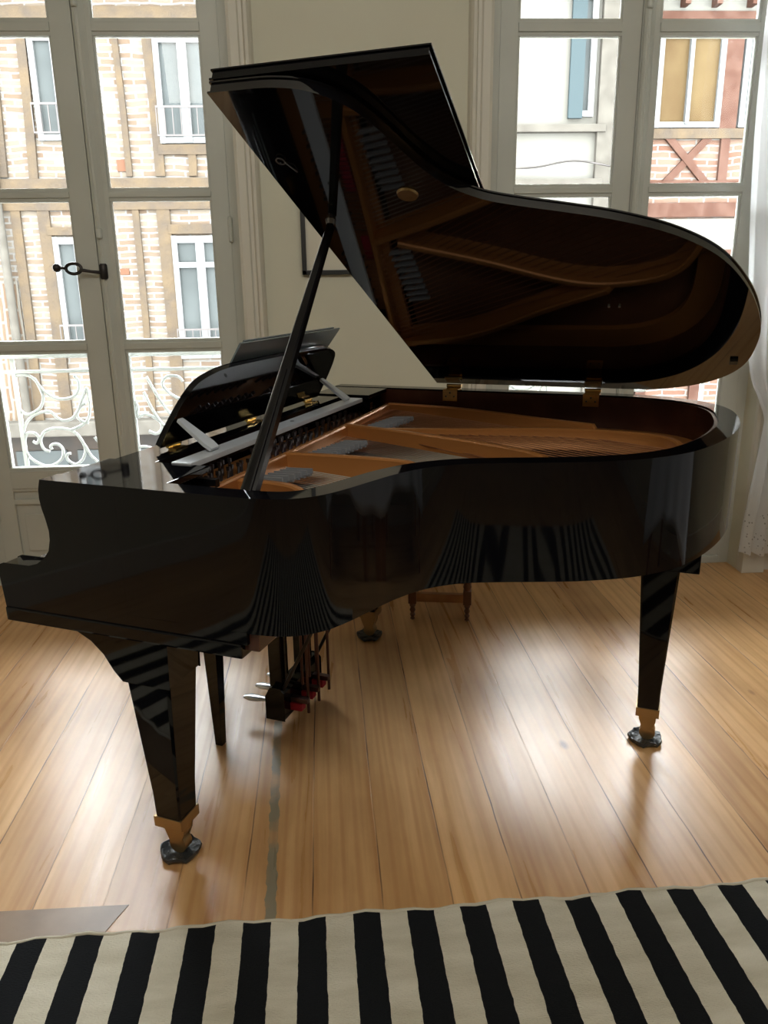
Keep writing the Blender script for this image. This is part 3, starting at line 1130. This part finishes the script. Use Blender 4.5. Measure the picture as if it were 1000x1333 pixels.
rim_pts = [(.30, 0), (.42, 0), (.54, 0.0), (.605, .003), (.655, .018), (.697, .055), (.725, .11), (.750, .18), (.775, .245), (.815, .312), (.875, .364), (.95, .397), (1.03, .425), (1.13, .465), (1.235, .530), (1.322, .630), (1.39, .79), (1.428, .96), (1.434, 1.10), (1.420, 1.24), (1.375, 1.345), (1.30, 1.42), (1.20, 1.465), (1.09, 1.484), (.95, PW), (.60, PW), (.30, PW)]
outer = [Vector((p.x, p.y)) for p in catmull([(a, b, 0) for a, b in rim_pts], 6)]
inner = offset(outer, .052)
inner2 = offset(outer, .058)
inner[0].x = inner[-1].x = outer[0].x
bm = strip_wall(bmesh.new(), outer, inner, .675, ZR)
bm.normal_update()
PP('rim', bm, LACQ, 30)
rim_in = offset(outer, .0525)
rim_in2 = offset(outer, .062)
bm = strip_wall(bmesh.new(), rim_in, rim_in2, .70, ZR - .004)
PP('inner_rim', bm, MAHOG, 40, label='dark mahogany inside of the rim')

cheek = [(-.008, .650), (-.015, .735), (-.010, .744), (.0, .748), (.068, .749), (.089, .755), (.111, .770), (.126, .788), (.133, .812), (.134, .832), (.129, .858), (.124, .876), (.121, .896), (.122, .915), (.126, ZR), (.3005, ZR), (.3005, .650)]
for y0, y1 in ((0.0, .052), (PW - .052, PW)):
    bm = P(cheek, 'y', y0, y1)
    bm.normal_update()
    es = [e for e in bm.edges if abs(e.verts[0].co.y - e.verts[1].co.y) < 1e-6 and not all(v.co.x > .30 for v in e.verts) and not all(v.co.z > .93 for v in e.verts)]
    bmesh.ops.bevel(bm, geom=es, offset=.002, segments=2, affect='EDGES')
    PP('arm', bm, LACQ, 30)
bm = B(-.010, .555, -.004, PW + .004, .622, .652, bev=.004)
PP('key_bed', bm, LACQ)
for y0, y1 in ((.0, .052), (PW - .052, PW)):
    PP('cheek_foot', B(.3006, .566, y0, y1, .6505, .676), LACQ)
PP('key_slip', B(-.004, .014, .052, PW - .052, .652, .712, bev=.003), LACQ)
PP('bottom_beam', B(.545, .585, .01, PW - .01, .635, .690, bev=.003), MAHOG)

# keyboard
for y0, y1 in ((.053, .098), (PW - .098, PW - .053)):
    PP('key_block', B(.015, .165, y0, y1, .652, .738, bev=.003), LACQ)
ky0, ky1 = .102, PW - .102
kw = (ky1 - ky0) / 52
# x grows away from the pianist; y grows from treble to bass
wk = PP('white_key', B(.02, .165, 0, kw - .001, .69, .726, bev=.0015), IVORY)
wk.location = (0, ky0, 0)
for i in range(1, 52):
    o = wk.copy()
    C.objects.link(o)
    o.parent = piano
    o.location = (0, ky0 + kw * i, 0)
bk = None
for i in range(51):
    j = i % 7
    if j in (1, 3, 4, 6, 0):
        if bk is None:
            bk = PP('black_key', B(.07, .165, -.005, .005, .724, .740, bev=.002), LACQD)
            o = bk
        else:
            o = bk.copy()
            C.objects.link(o)
            o.parent = piano
        o.location = (0, ky0 + kw * (i + 1), 0)
PP('fallboard', P([(.166, .70), (.180, .70), (.168, .925), (.150, .925)], 'y', .054, PW - .054), LACQ)

# music shelf: near and far boards and the central tray
PP('music_shelf', B(.128, .380, .0525, .205, .922, .9345, bev=.0015), LACQ)
PP('music_shelf', B(.128, .325, 1.25, PW - .0525, .922, .9345, bev=.0015), LACQ)
PP('music_tray', B(.128, .235, .207, 1.248, .915, .930, bev=.0015), LACQ)
RAILM = mat('rail_sky_reflection', (0.50, 0.53, 0.57), 0.3, spec=0.8)  # pale colour stands in for sky mirrored in the glossy black rail and arms
PP('desk_rail', B(.290, .338, .20, 1.165, .926, .938, bev=.002), RAILM, label='glossy black rail coloured with a pale sky reflection')
PP('tray_runner', B(.20, .39, .207, .222, .870, .905), LACQD)
PP('tray_runner', B(.20, .34, 1.225, 1.248, .880, .914), LACQ)
bm = bmesh.new()
tube(bm, [(.312, .72, .9365), (.312, .72, .9385)], .006, 12)
PP('rail_screw', bm, IRON)
# desk panel in its own leaning plane
d0 = Vector((.170, 0, .936))
du = Vector((.10, 0, .168)).normalized()
dn = Vector((-du.z, 0, du.x))
hl = [(.318, .006), (.321, .05), (.330, .105), (.343, .145), (.365, .173), (.41, .190), (.46, .198), (.54, .201)]
outl = catmull([(a, b, 0) for a, b in hl] + [(.745, .202, 0)] + [(1.49 - a, b, 0) for a, b in hl[::-1]], 4)
bm = bmesh.new()
va = [bm.verts.new(d0 + du * p.y + Vector((0, p.x, 0)) + dn * .007) for p in outl]
vb = [bm.verts.new(d0 + du * p.y + Vector((0, p.x, 0)) - dn * .007) for p in outl]
fa = bm.faces.new(va)
fb = bm.faces.new(vb[::-1])
for i in range(len(outl)):
    j = (i + 1) % len(outl)
    bm.faces.new((va[i], va[j], vb[j], vb[i]))
bm.normal_update()
bmesh.ops.bevel(bm, geom=list({e for f in (fa, fb) for e in f.edges}), offset=.0015, segments=1, affect='EDGES')
desk = PP('music_desk', bm, LACQ, 30)
for y in (.36, .72, 1.08):
    bm = bmesh.new()
    tube(bm, [(.186, y - .025, .938), (.186, y + .025, .938)], .005, 8)
    box(bm, .186, .208, y - .024, y + .024, .9305, .933)
    PP('desk_hinge', bm, BRASS, parent=desk, label='small brass hinge')
for y in (.335, 1.10):
    # flat prop arms from the rail up to the back of the desk
    a = Vector((.318, y - .01, .943))
    b_ = d0 + du * .085 + Vector((0, y, 0)) - dn * .014
    bm = bmesh.new()
    dr = (b_ - a).normalized()
    sd = Vector((0, 1, 0))
    nn = dr.cross(sd).normalized()
    vs = []
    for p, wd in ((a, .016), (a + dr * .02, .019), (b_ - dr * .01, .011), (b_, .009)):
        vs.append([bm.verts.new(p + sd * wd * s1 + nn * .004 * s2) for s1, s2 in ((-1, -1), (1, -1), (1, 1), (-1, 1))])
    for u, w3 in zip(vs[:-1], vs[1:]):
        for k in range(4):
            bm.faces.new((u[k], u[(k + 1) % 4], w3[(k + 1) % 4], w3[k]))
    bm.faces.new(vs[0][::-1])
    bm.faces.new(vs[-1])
    PP('desk_prop', bm, RAILM, parent=desk, label='flat prop arm coloured with a pale sky reflection')
# folder of music standing on the desk (a thing of its own)
fo = empty('music_folder', PO, PZ)
tag(fo, 'dark grey music folder standing on the piano music desk', 'folder')
bm = bmesh.new()
for k, off_ in enumerate((.012, .020)):
    y0, y1 = (.80, 1.42) if k == 0 else (.83, 1.39)
    vs = []
    for (yy, uu) in ((y0, .004), (y1 - .10, .004), (y1, .250), (y0 + .02, .250)):
        vs.append(d0 + du * uu + Vector((0, yy - (.30), 0)) + dn * off_)
    f = [bm.verts.new(v) for v in vs]
    f2 = [bm.verts.new(v + dn * .004) for v in vs]
    bm.faces.new(f)
    bm.faces.new(f2[::-1])
    for i in range(4):
        bm.faces.new((f[i], f[(i + 1) % 4], f2[(i + 1) % 4], f2[i]))
link_mesh('cover', bm, GREYPAPER, fo)

# soundboard, plate, strings
def inner_poly(off_, x_min, n0=0):
    p = offset(outer, off_)
    p = [q for q in p if q.x >= x_min]
    return [(x_min, p[0].y)] + [(q.x, q.y) for q in p] + [(x_min, p[-1].y)]


PP('soundboard', P(inner_poly(.060, .40), 'z', .775, .785), SPRUCE)
PP('bottom_frame', P(inner_poly(.060, .42), 'z', .70, .71), MAHOG)
# perimeter of the plate
o1 = offset(outer, .061)
o2 = offset(outer, .135)
sel = [i for i in range(len(o1)) if o1[i].x > .36 and o2[i].x > .36]
bm = strip_wall(bmesh.new(), [o1[i] for i in sel], [o2[i] for i in sel], .812, .832)
PP('plate_border', bm, BRONZE, 40)
PP('plate_web', B(.195, .40, .10, PW - .06, .830, .846, bev=.002), BRONZE)
PP('pin_block', B(.170, .30, .056, PW - .056, .760, .829), MAHOG)


def bar(pts, z_top, z_bot=.82, t=.020, end=.05, nm='plate_strut'):
    """a raised cast bar along a polyline; tops slope down at the far end"""
    pts = [Vector((a, b, 0)) for a, b in pts]
    c = catmull(pts, 5)
    tot = sum((c[i + 1] - c[i]).length for i in range(len(c) - 1))
    bm = bmesh.new()
    rings = []
    d = 0
    for i, p in enumerate(c):
        if i:
            d += (c[i] - c[i - 1]).length
        rem = tot - d
        k = 1.0 if rem > end else max(0.12, math.sqrt(max(0, 1 - (1 - rem / end) ** 2)))
        zt = z_bot + (z_top - z_bot) * k
        tg = (c[min(i + 1, len(c) - 1)] - c[max(i - 1, 0)]).normalized()
        sd = Vector((-tg.y, tg.x, 0))
        h2_ = t / 2
        ft = t * 1.15
        prof = [(-ft, z_bot), (-h2_, z_bot + .02 * k), (-h2_, zt - .004), (-h2_ * .6, zt), (h2_ * .6, zt), (h2_, zt - .004), (h2_, z_bot + .02 * k), (ft, z_bot)]
        rings.append([bm.verts.new(p + sd * a + Vector((0, 0, z))) for a, z in prof])
    for u, w4 in zip(rings[:-1], rings[1:]):
        for k in range(8):
            bm.faces.new((u[k], u[(k + 1) % 8], w4[(k + 1) % 8], w4[k]))
    bm.faces.new(rings[0][::-1])
    bm.faces.new(rings[-1])
    return PP(nm, bm, BRONZE, 35)


bar([(.385, .075), (.379, .40), (.372, .80), (.358, 1.15), (.345, 1.42)], .890, t=.018, end=.001, nm='capo_bar')
bar([(.38, .305), (.48, .30), (.56, .275), (.60, .255)], .885, end=.09)
bar([(.379, .550), (.55, .556), (.70, .545), (.79, .50)], .893, end=.12)
bar([(.367, .960), (.60, .885), (.85, .785), (1.08, .655)], .893, end=.16)
bar([(.352, 1.375), (.62, 1.332), (.89, 1.215), (1.10, 1.135)], .893, end=.05)
bar([(.44, .975), (.69, 1.045), (.94, 1.125), (1.10, 1.135), (1.25, 1.09), (1.335, .95)], .880, end=.16)

# tuning pins in clusters, dampers, strings
pin0 = None
cl = []
for (ya, yb) in ((.13, .50), (.60, .93), (1.0, 1.36)):
    n = 16
    for r_ in range(2):
        for k in range(n):
            cl.append((.252 + r_ * .046 + (.006 if k % 2 else 0), ya + (yb - ya) * (k + .5 * r_) / n))
for (x, y) in cl[:96]:
    if pin0 is None:
        bm = bmesh.new()
        tube(bm, [(0, 0, 0), (.002, 0, .030)], .0038, 8)
        box(bm, -.003, .006, -.003, .003, .030, .040)
        pin0 = PP('tuning_pin', bm, BLUED)
        o = pin0
    else:
        o = pin0.copy()
        C.objects.link(o)
        o.parent = piano
    o.location = (x, y, .845)
for ya, yb in ((.62, .80), (.96, 1.04)):
    PP('string_felt', B(.315, .345, ya, yb, .846, .856, bev=.003), FELT, label='strip of red felt')


def string_end(x0, y0, ang):
    """walk from (x0,y0) until the inner outline"""
    poly = offset(outer, .105)
    d = Vector((cos(ang), sin(ang)))
    best = None
    for i in range(len(poly) - 1):
        a, b = poly[i], poly[i + 1]
        e = b - a
        den = d.x * e.y - d.y * e.x
        if abs(den) < 1e-9:
            continue
        w5 = a - Vector((x0, y0))
        t = (w5.x * e.y - w5.y * e.x) / den
        s = (w5.x * d.y - w5.y * d.x) / den
        if t > .02 and -0.001 <= s <= 1.001:
            if best is None or t < best:
                best = t
    return None if best is None else (x0 + d.x * best, y0 + d.y * best)


secs = ((.12, .285, 14, -2, -3, .860), (.325, .53, 18, -3, -6, .860), (.58, .93, 26, -8, -17, .860))
cnt = 0
for ya, yb, n, a0, a1, z in secs:
    for k in range(n):
        y = ya + (yb - ya) * k / (n - 1)
        e = string_end(.30, y, radians(a0 + (a1 - a0) * k / (n - 1)))
        if e:
            PP('string', tube(bmesh.new(), [(.30, y, z - .004), (.375, y, z), (e[0], e[1], .838)], .0014, 5), STEEL)
            cnt += 1
for k in range(22):
    y = 1.0 + .36 * k / 21
    e = string_end(.30, y, radians(-17 - 9 * (1 - k / 21)))
    if e:
        PP('bass_string', tube(bmesh.new(), [(.30, y, .868), (.375, y, .872), (e[0], e[1], .846)], .0017, 5), COPPER)
PP('bridge', tube(bmesh.new(), [(p.x, p.y, .80) for p in catmull([(.60, .36, 0), (.72, .52, 0), (.90, .66, 0), (1.06, .78, 0), (1.15, .92, 0)], 6)], .022, 8), SPRUCE, 40)
bm = bmesh.new()
dm = None
for (ya, yb, n) in ((.36, .46, 6), (.63, .80, 9), (1.02, 1.20, 9)):
    for k in range(n):
        y = ya + (yb - ya) * k / (n - 1)
        if dm is None:
            bm = bmesh.new()
            box(bm, 0, .075, -.0025, .0025, .006, .018, .001)
            box(bm, .004, .07, -.004, .004, 0, .006)
            dm = PP('damper', bm, GFELT)
            o = dm
        else:
            o = dm.copy()
            C.objects.link(o)
            o.parent = piano
        o.location = (.405 + .03 * (k / n), y - .01, .8615)
        o.rotation_euler = (0, radians(-4), radians(-10))

# lid
A = radians(25.5)
lid_root = Vector((0, PW, ZR + .018))
su = Vector((0, -cos(A), sin(A)))     # away from the hinge, in the lid plane
sn = Vector((0, sin(A), cos(A)))      # outward (upper) normal


def lid_pt(x, y, n):
    return lid_root + Vector((x, 0, 0)) + su * (PW - y) + sn * n


def lid_slab(outl, n0, n1, bev=.003):
    bm = bmesh.new()
    a = [bm.verts.new(lid_pt(x, y, n0)) for x, y in outl]
    b = [bm.verts.new(lid_pt(x, y, n1)) for x, y in outl]
    f1 = bm.faces.new(a)
    f2 = bm.faces.new(b[::-1])
    for i in range(len(outl)):
        j = (i + 1) % len(outl)
        bm.faces.new((a[i], a[j], b[j], b[i]))
    bm.normal_update()
    bmesh.ops.bevel(bm, geom=list({e for f in (f1, f2) for e in f.edges}), offset=bev, segments=2, affect='EDGES')
    return bm


lo = offset(outer, -.022)
lo = [p for p in lo if p.x > .50]
lid_out = [(.49, lo[0].y)] + [(p.x, min(p.y, PW + .006)) for p in lo] + [(.49, PW + .006)]
# drop duplicates
cl2 = []
for p in lid_out:
    if not cl2 or (abs(p[0] - cl2[-1][0]) + abs(p[1] - cl2[-1][1])) > .002:
        cl2.append(p)
lid_e = empty('lid', (0, 0, 0), 0, piano)
LIDP = lambda nm, bm, m, sm=False, lab=None: PP(nm, bm, m, sm, lid_e, lab)
LIDP('main_panel', lid_slab(cl2, 0, .022), LIDL, 30)
LIDP('front_flap', lid_slab([(.487, -.020), (.872, -.020), (.872, PW + .004), (.487, PW + .004)], .027, .047), LACQ, 30, 'front flap folded back on the lid')
bm = bmesh.new()
for y in (.30, .75, 1.2):
    for s in (-.03, .03):
        pass
c0 = lid_pt(.83, .42, -.001)
# brass disc under the lid
bm = bmesh.new()
cc = lid_pt(.742, 1.486 - 1.178, 0)
ringa = [bm.verts.new(lid_pt(.742 + .022 * cos(t), (1.486 - 1.178) + .022 * sin(t), -.0005)) for t in [2 * pi * k / 24 for k in range(24)]]
ringb = [bm.verts.new(lid_pt(.742 + .020 * cos(t), (1.486 - 1.178) + .020 * sin(t), -.005)) for t in [2 * pi * k / 24 for k in range(24)]]
bm.faces.new(ringa)
bm.faces.new(ringb[::-1])
for k in range(24):
    bm.faces.new((ringa[k], ringa[(k + 1) % 24], ringb[(k + 1) % 24], ringb[k]))
LIDP('prop_cup', bm, OLDBRASS, False, 'round brass plate under the lid')
bm = bmesh.new()
for dx in (0, .025):
    for t0, t1 in ((0, .004),):
        p0 = lid_pt(1.10 + dx, 1.486 - .64, -.0005)
        p1 = lid_pt(1.10 + dx, 1.486 - .64, -.004)
        tube(bm, [p0, p1], .003, 8)
LIDP('screw', bm, STEEL)
bm = bmesh.new()
q = [(1.405, 1.20), (1.425, 1.20), (1.425, 1.225), (1.405, 1.225)]
a = [bm.verts.new(lid_pt(x, y, -.0003)) for x, y in q]
b = [bm.verts.new(lid_pt(x, y, -.008)) for x, y in q]
bm.faces.new(a)
bm.faces.new(b[::-1])
for i in range(4):
    bm.faces.new((a[i], a[(i + 1) % 4], b[(i + 1) % 4], b[i]))
LIDP('rubber_bumper', bm, FRAMEB)
# hook plate and pull near the front corner
bm = bmesh.new()
ring = [lid_pt(.53 + .008 * cos(t), .17 + .010 * sin(t), -.004) for t in [2 * pi * k / 16 for k in range(17)]]
tube(bm, ring, .0013, 6)
tube(bm, [lid_pt(.535, .180, -.001), lid_pt(.545, .195, -.004), lid_pt(.547, .21, -.002)], .0012, 6)
LIDP('hook', bm, BLUED)
bm = bmesh.new()
tube(bm, [lid_pt(.54, .395, -.0005), lid_pt(.54, .395, -.010)], [.012, .009], 14)
LIDP('prop_socket', bm, BLUED)
# hinges between rim and lid
for x in (.555, 1.02):
    hg = PP('lid_hinge', tube(bmesh.new(), [(x - .026, PW - .012, ZR + .009), (x + .026, PW - .012, ZR + .009)], .006, 10), BRASS, 60, label='brass lid hinge')
    PP('hinge_leaf', B(x - .025, x + .025, PW - .0665, PW - .0625, ZR - .036, ZR + .003), BRASS, parent=hg)
    PP('hinge_leaf', B(x - .025, x + .025, PW - .0665, PW - .012, ZR, ZR + .003), BRASS, parent=hg)
    bm = bmesh.new()
    a = [bm.verts.new(lid_pt(xx, yy, -.0005)) for xx, yy in ((x - .025, PW - .012), (x + .025, PW - .012), (x + .025, PW - .05), (x - .025, PW - .05))]
    b = [bm.verts.new(v.co - sn * .003) for v in a]
    bm.faces.new(a)
    bm.faces.new(b[::-1])
    for i in range(4):
        bm.faces.new((a[i], a[(i + 1) % 4], b[(i + 1) % 4], b[i]))
    PP('hinge_leaf', bm, OLDBRASS, parent=hg)
    bm = bmesh.new()
    for dx, dz in ((-.014, -.02), (.014, -.02), (0, -.008)):
        tube(bm, [(x + dx, PW - .0662, ZR + dz), (x + dx, PW - .0685, ZR + dz)], .0028, 8)
    PP('hinge_screw', bm, IRON, parent=hg)

# lid prop
pa = Vector((.548, .048, .895))
pb = lid_pt(.541, .397, -.012)


def stick(a, b_, w0, w1, t0, t1):
    bm = bmesh.new()
    d = (b_ - a).normalized()
    s1 = Vector((1, 0, 0))
    s1 = (s1 - d * s1.dot(d)).normalized()
    s2 = d.cross(s1)
    rg = []
    N_ = 8
    for i in range(N_ + 1):
        f_ = i / N_
        w_ = w0 + (w1 - w0) * f_
        t_ = t0 + (t1 - t0) * f_
        p = a.lerp(b_, f_)
        rg.append([bm.verts.new(p + s1 * w_ * u + s2 * t_ * v) for u, v in ((-1, -.7), (-.7, -1), (.7, -1), (1, -.7), (1, .7), (.7, 1), (-.7, 1), (-1, .7))])
    for u, v in zip(rg[:-1], rg[1:]):
        for k in range(8):
            bm.faces.new((u[k], u[(k + 1) % 8], v[(k + 1) % 8], v[k]))
    bm.faces.new(rg[0][::-1])
    bm.faces.new(rg[-1])
    return bm


prop = PP('lid_prop', stick(pa, pb, .0165, .0075, .012, .008), LACQD, 20)
d_ = (pb - pa)
PP('short_prop', stick(pa + Vector((.0, -.0155, .0)), pa + d_ * .46 + Vector((0, -.012, 0)), .010, .006, .004, .004), LACQD, 20, parent=prop)
PP('prop_tip', tube(bmesh.new(), [pb - d_.normalized() * .006, pb + d_.normalized() * .010], [.008, .004], 10), STEEL, 40, parent=prop)
PP('prop_felt', B(.505, .575, .055, .085, .880, .898, bev=.004), FELT, label='red felt pad at the foot of the prop')
PP('prop_block', B(.52, .59, .05, .095, .84, .880, bev=.003), LACQD)

# legs
def make_leg(nm, cx, cy, ztop, hb, ht, z0=.085, bracket=None, rz=0):
    e = empty(nm, (cx, cy, 0), rz, piano)
    bm = bmesh.new()
    lv = [(z0 + .035, hb), (z0 + .10, hb * 1.06), (ztop, ht)]
    rg = []
    for z, hh in lv:
        c_ = hh * .12
        rg.append([bm.verts.new((u * hh, v * hh, z)) for u, v in ((-1, -.88), (-.88, -1), (.88, -1), (1, -.88), (1, .88), (.88, 1), (-.88, 1), (-1, .88))])
    for u, v in zip(rg[:-1], rg[1:]):
        for k in range(8):
            bm.faces.new((u[k], u[(k + 1) % 8], v[(k + 1) % 8], v[k]))
    bm.faces.new(rg[0][::-1])
    bm.faces.new(rg[-1])
    link_mesh('shaft', bm, LACQ, e)
    if bracket:
        link_mesh('bracket', bracket, LACQ, e, 40)
    link_mesh('ferrule', B(-hb - .003, hb + .003, -hb - .003, hb + .003, z0 + .008, z0 + .035, bev=.002), OLDBRASS, e)['label'] = 'brass ferrule band'
    bm = bmesh.new()
    prism(bm, [(-hb * .8, z0 + .008), (hb * .8, z0 + .008), (hb * .75, z0 - .015), (hb * .35, z0 - .045), (-hb * .25, z0 - .045), (-hb * .65, z0 - .01)], 'y', -hb * .55, hb * .55, bev=.002)
    link_mesh('caster_fork', bm, OLDBRASS, e)
    bm = bmesh.new()
    tube(bm, [(.004, -.014, .034), (.004, .014, .034)], .022, 20)
    link_mesh('caster_wheel', bm, OLDBRASS, e, 40)
    return e


# front legs carry a curved bracket that runs out under the keyboard
br_pts = [(-.225, .622), (-.225, .610), (-.20, .592), (-.165, .578), (-.13, .560), (-.10, .532), (-.078, .497), (-.058, .475), (.058, .475), (.062, .600), (.10, .608), (.10, .622)]
for cy, nm in ((.135, 'leg'), (1.372, 'leg')):
    bm = P(br_pts, 'y', -.058, .058, bev=.003)
    make_leg(nm, .262, cy, .50, .034, .057, bracket=bm)
bm = B(-.096, .096, -.08, .08, .556, .675, bev=.004)
make_leg('leg', 1.275, .985, .56, .029, .050, bracket=bm)

# pedal lyre
DARKROD = mat('dark_bronze_rod', (0.11, 0.055, 0.05), 0.35, metal=0.7)
ly = empty('pedal_lyre', (.235, .80, 0), 0, piano)


def LP(nm, bm, m, sm=False, lab=None):
    o = link_mesh(nm, bm, m, ly, sm)
    if lab:
        o['label'] = lab
    return o


LP('lyre_box', P([(-.028, .045), (.03, .045), (.03, .13), (.018, .145), (-.012, .145), (-.028, .115)], 'y', -.13, .13, bev=.003), LACQ)
for y in (-.085, .075):
    LP('lyre_post', B(-.024, .018, y - .025, y + .020, .14, .625, bev=.004), LACQ)
LP('lyre_head', B(-.05, .05, -.12, .12, .595, .623, bev=.003), LACQ)
for y in (-.05, 0, .05):
    p = LP('pedal_rod', tube(bmesh.new(), [(.055, y, .13), (.055, y, .62)], .0045, 8), DARKROD, 60)
for y in (-.075, 0, .075):
    pts = [(-.03, y, .075), (-.06, y, .072), (-.09, y, .068), (-.115, y, .066), (-.135, y, .064)]
    bm = tube(bmesh.new(), pts, [.008, .010, .015, .016, .008], 14)
    for v in bm.verts:
        v.co.z = .072 + (v.co.z - .072) * .55
    LP('pedal', bm, BRASS if False else STEEL, 60, 'polished metal pedal')
    LP('pedal_lever', B(.03, .085, y - .010, y + .010, .085, .10, bev=.002), DARKROD)
    LP('lever_block', B(.03, .068, y - .014, y + .014, .060, .084, bev=.002), FELT, False, 'red felt pad behind the pedal')
    LP('trap_rod', tube(bmesh.new(), [(.078, y + .012, .045), (.078, y + .012, .62)], .0048, 8), DARKROD, 60)
for y in (-.11, .11):
    LP('brace', tube(bmesh.new(), [(.02, y, .135), (.30, y + .02, .70)], .0055, 8), IRON, 60)

# caster cups: things of their own under the legs
cup_lab = ['crinkled dark caster cup under the near front leg', 'dark caster cup under the tail leg', 'dark caster cup under the far front leg']
cz, sz = cos(PZ), sin(PZ)
cup0 = None
for (cx, cy), lab in zip(((.262, .135), (1.275, .985), (.262, 1.372)), cup_lab):
    wx, wy = PO[0] + cz * cx - sz * cy, PO[1] + sz * cx + cz * cy
    if cup0 is None:
        bm = lathe(bmesh.new(), [(.034, 0.0), (.044, .003), (.048, .010), (.046, .016), (.039, .015), (.034, .0125), (.02, .0115)], 0, 0, 28)
        for v in bm.verts:
            rr = math.hypot(v.co.x, v.co.y)
            if rr > .033:
                an = math.atan2(v.co.y, v.co.x)
                v.co.z = max(0, v.co.z + .0025 * sin(an * 7) + .0015 * sin(an * 13))
                v.co.x *= 1 + .06 * sin(an * 5)
                v.co.y *= 1 + .06 * sin(an * 5)
        cup0 = link_mesh('caster_cup', bm, CUP, None, 50)
        o = cup0
    else:
        o = cup0.copy()
        C.objects.link(o)
    o.location = (wx, wy, 0.0)
    tag(o, lab, 'caster cup', 'caster cups under the piano legs')

# ------------------------------------------------------------------ piano bench at the keyboard
bc = empty('piano_bench', PO, PZ)
tag(bc, 'black piano bench with tapered legs standing under the keyboard', 'bench')
bm = B(-.170, .128, .54, .97, .44, .50, bev=.01)
link_mesh('seat', bm, LACQD, bc)
link_mesh('apron', B(-.145, .105, .57, .94, .385, .44, bev=.003), LACQ, bc)
for x in (-.145, .108):
    for y in (.565, .945):
        bm = bmesh.new()
        rg = []
        for z, hh in ((0, .011), (.38, .022), (.44, .022)):
            rg.append([bm.verts.new((x + u * hh, y + v * hh, z)) for u, v in ((-1, -1), (1, -1), (1, 1), (-1, 1))])
        for u, v in zip(rg[:-1], rg[1:]):
            for k in range(4):
                bm.faces.new((u[k], u[(k + 1) % 4], v[(k + 1) % 4], v[k]))
        bm.faces.new(rg[0][::-1])
        bm.faces.new(rg[-1])
        link_mesh('leg', bm, LACQ, bc)

# ------------------------------------------------------------------ turned wooden stool beyond the piano
_c, _s = cos(PZ), sin(PZ)
st = empty('wooden_stool', (PO[0] + _c * .575 - _s * 1.63, PO[1] + _s * .575 + _c * 1.63, 0), PZ + radians(14))
tag(st, 'low wooden stool with turned legs on the floor beyond the piano', 'stool')
for x in (-.215, 0):
    for y in (0, .20):
        bm = lathe(bmesh.new(), [(.005, 0), (.010, .005), (.006, .011), (.011, .022), (.007, .030), (.012, .042), (.008, .052), (.013, .062), (.010, .070), (.010, .075)], x, y, 14)
        box(bm, x - .016, x + .016, y - .016, y + .016, .072, .130, .003)
        lathe(bm, [(.012, .130), (.017, .145), (.010, .17), (.018, .21), (.013, .25), (.018, .29), (.018, .33)], x, y, 14)
        link_mesh('leg', bm, DARKW, st, 45)
for y in (0, .20):
    link_mesh('stretcher', B(-.215, 0, y - .012, y + .012, .080, .114, bev=.003), HONEYW, st)
for x in (-.215, 0):
    link_mesh('stretcher', B(x - .012, x + .012, 0, .20, .080, .114, bev=.003), HONEYW, st)
link_mesh('seat', B(-.245, .030, -.03, .23, .33, .36, bev=.008), HONEYW, st)

# ------------------------------------------------------------------ side table under a white cloth (seen mirrored in the piano's tail)
tb = empty('side_table', (2.20, 1.25, 0))
tag(tb, 'side table under a white cloth, standing right of the piano tail', 'table')
link_mesh('tabletop', B(-.33, .33, -.45, .45, .715, .74, bev=.004), HONEYW, tb)
for x in (-.29, .29):
    for y in (-.41, .41):
        link_mesh('leg', B(x - .022, x + .022, y - .022, y + .022, 0, .715, bev=.003), HONEYW, tb)
CLOTH = mat('white_cotton_cloth', (0.72, 0.76, 0.84), 0.8)
bm = bmesh.new()
NU = 96
rings = []
hx, hy = .345, .465
per = []
for k in range(NU):
    t = k / NU * 4
    q, u = int(t), t - int(t)
    c = [(-hx, -hy), (hx, -hy), (hx, hy), (-hx, hy)]
    a, b = c[q], c[(q + 1) % 4]
    per.append((a[0] + (b[0] - a[0]) * u, a[1] + (b[1] - a[1]) * u, min(u, 1 - u)))
for lv in range(9):
    f_ = lv / 8
    rg = []
    for k, (x, y, cu_) in enumerate(per):
        drop = (.32 + .16 * (1 - min(1, cu_ * 3.2))) * f_
        n = Vector((x, y, 0)).normalized()
        fl_ = .012 * f_ * sin(k * 1.05) + .02 * f_ + .05 * f_ * (1 - min(1, cu_ * 4))
        rg.append(bm.verts.new((x + n.x * fl_, y + n.y * fl_, .748 - drop)))
    rings.append(rg)
for u, v in zip(rings[:-1], rings[1:]):
    for k in range(NU):
        bm.faces.new((u[k], u[(k + 1) % NU], v[(k + 1) % NU], v[k]))
bm.faces.new(rings[0])
tc_ = link_mesh('tablecloth', bm, CLOTH, None, 50)
tc_.location = (2.20, 1.25, 0)
so = tc_.modifiers.new('thickness', 'SOLIDIFY')
so.thickness = .003
tag(tc_, 'white cloth draped over the side table right of the piano', 'tablecloth')
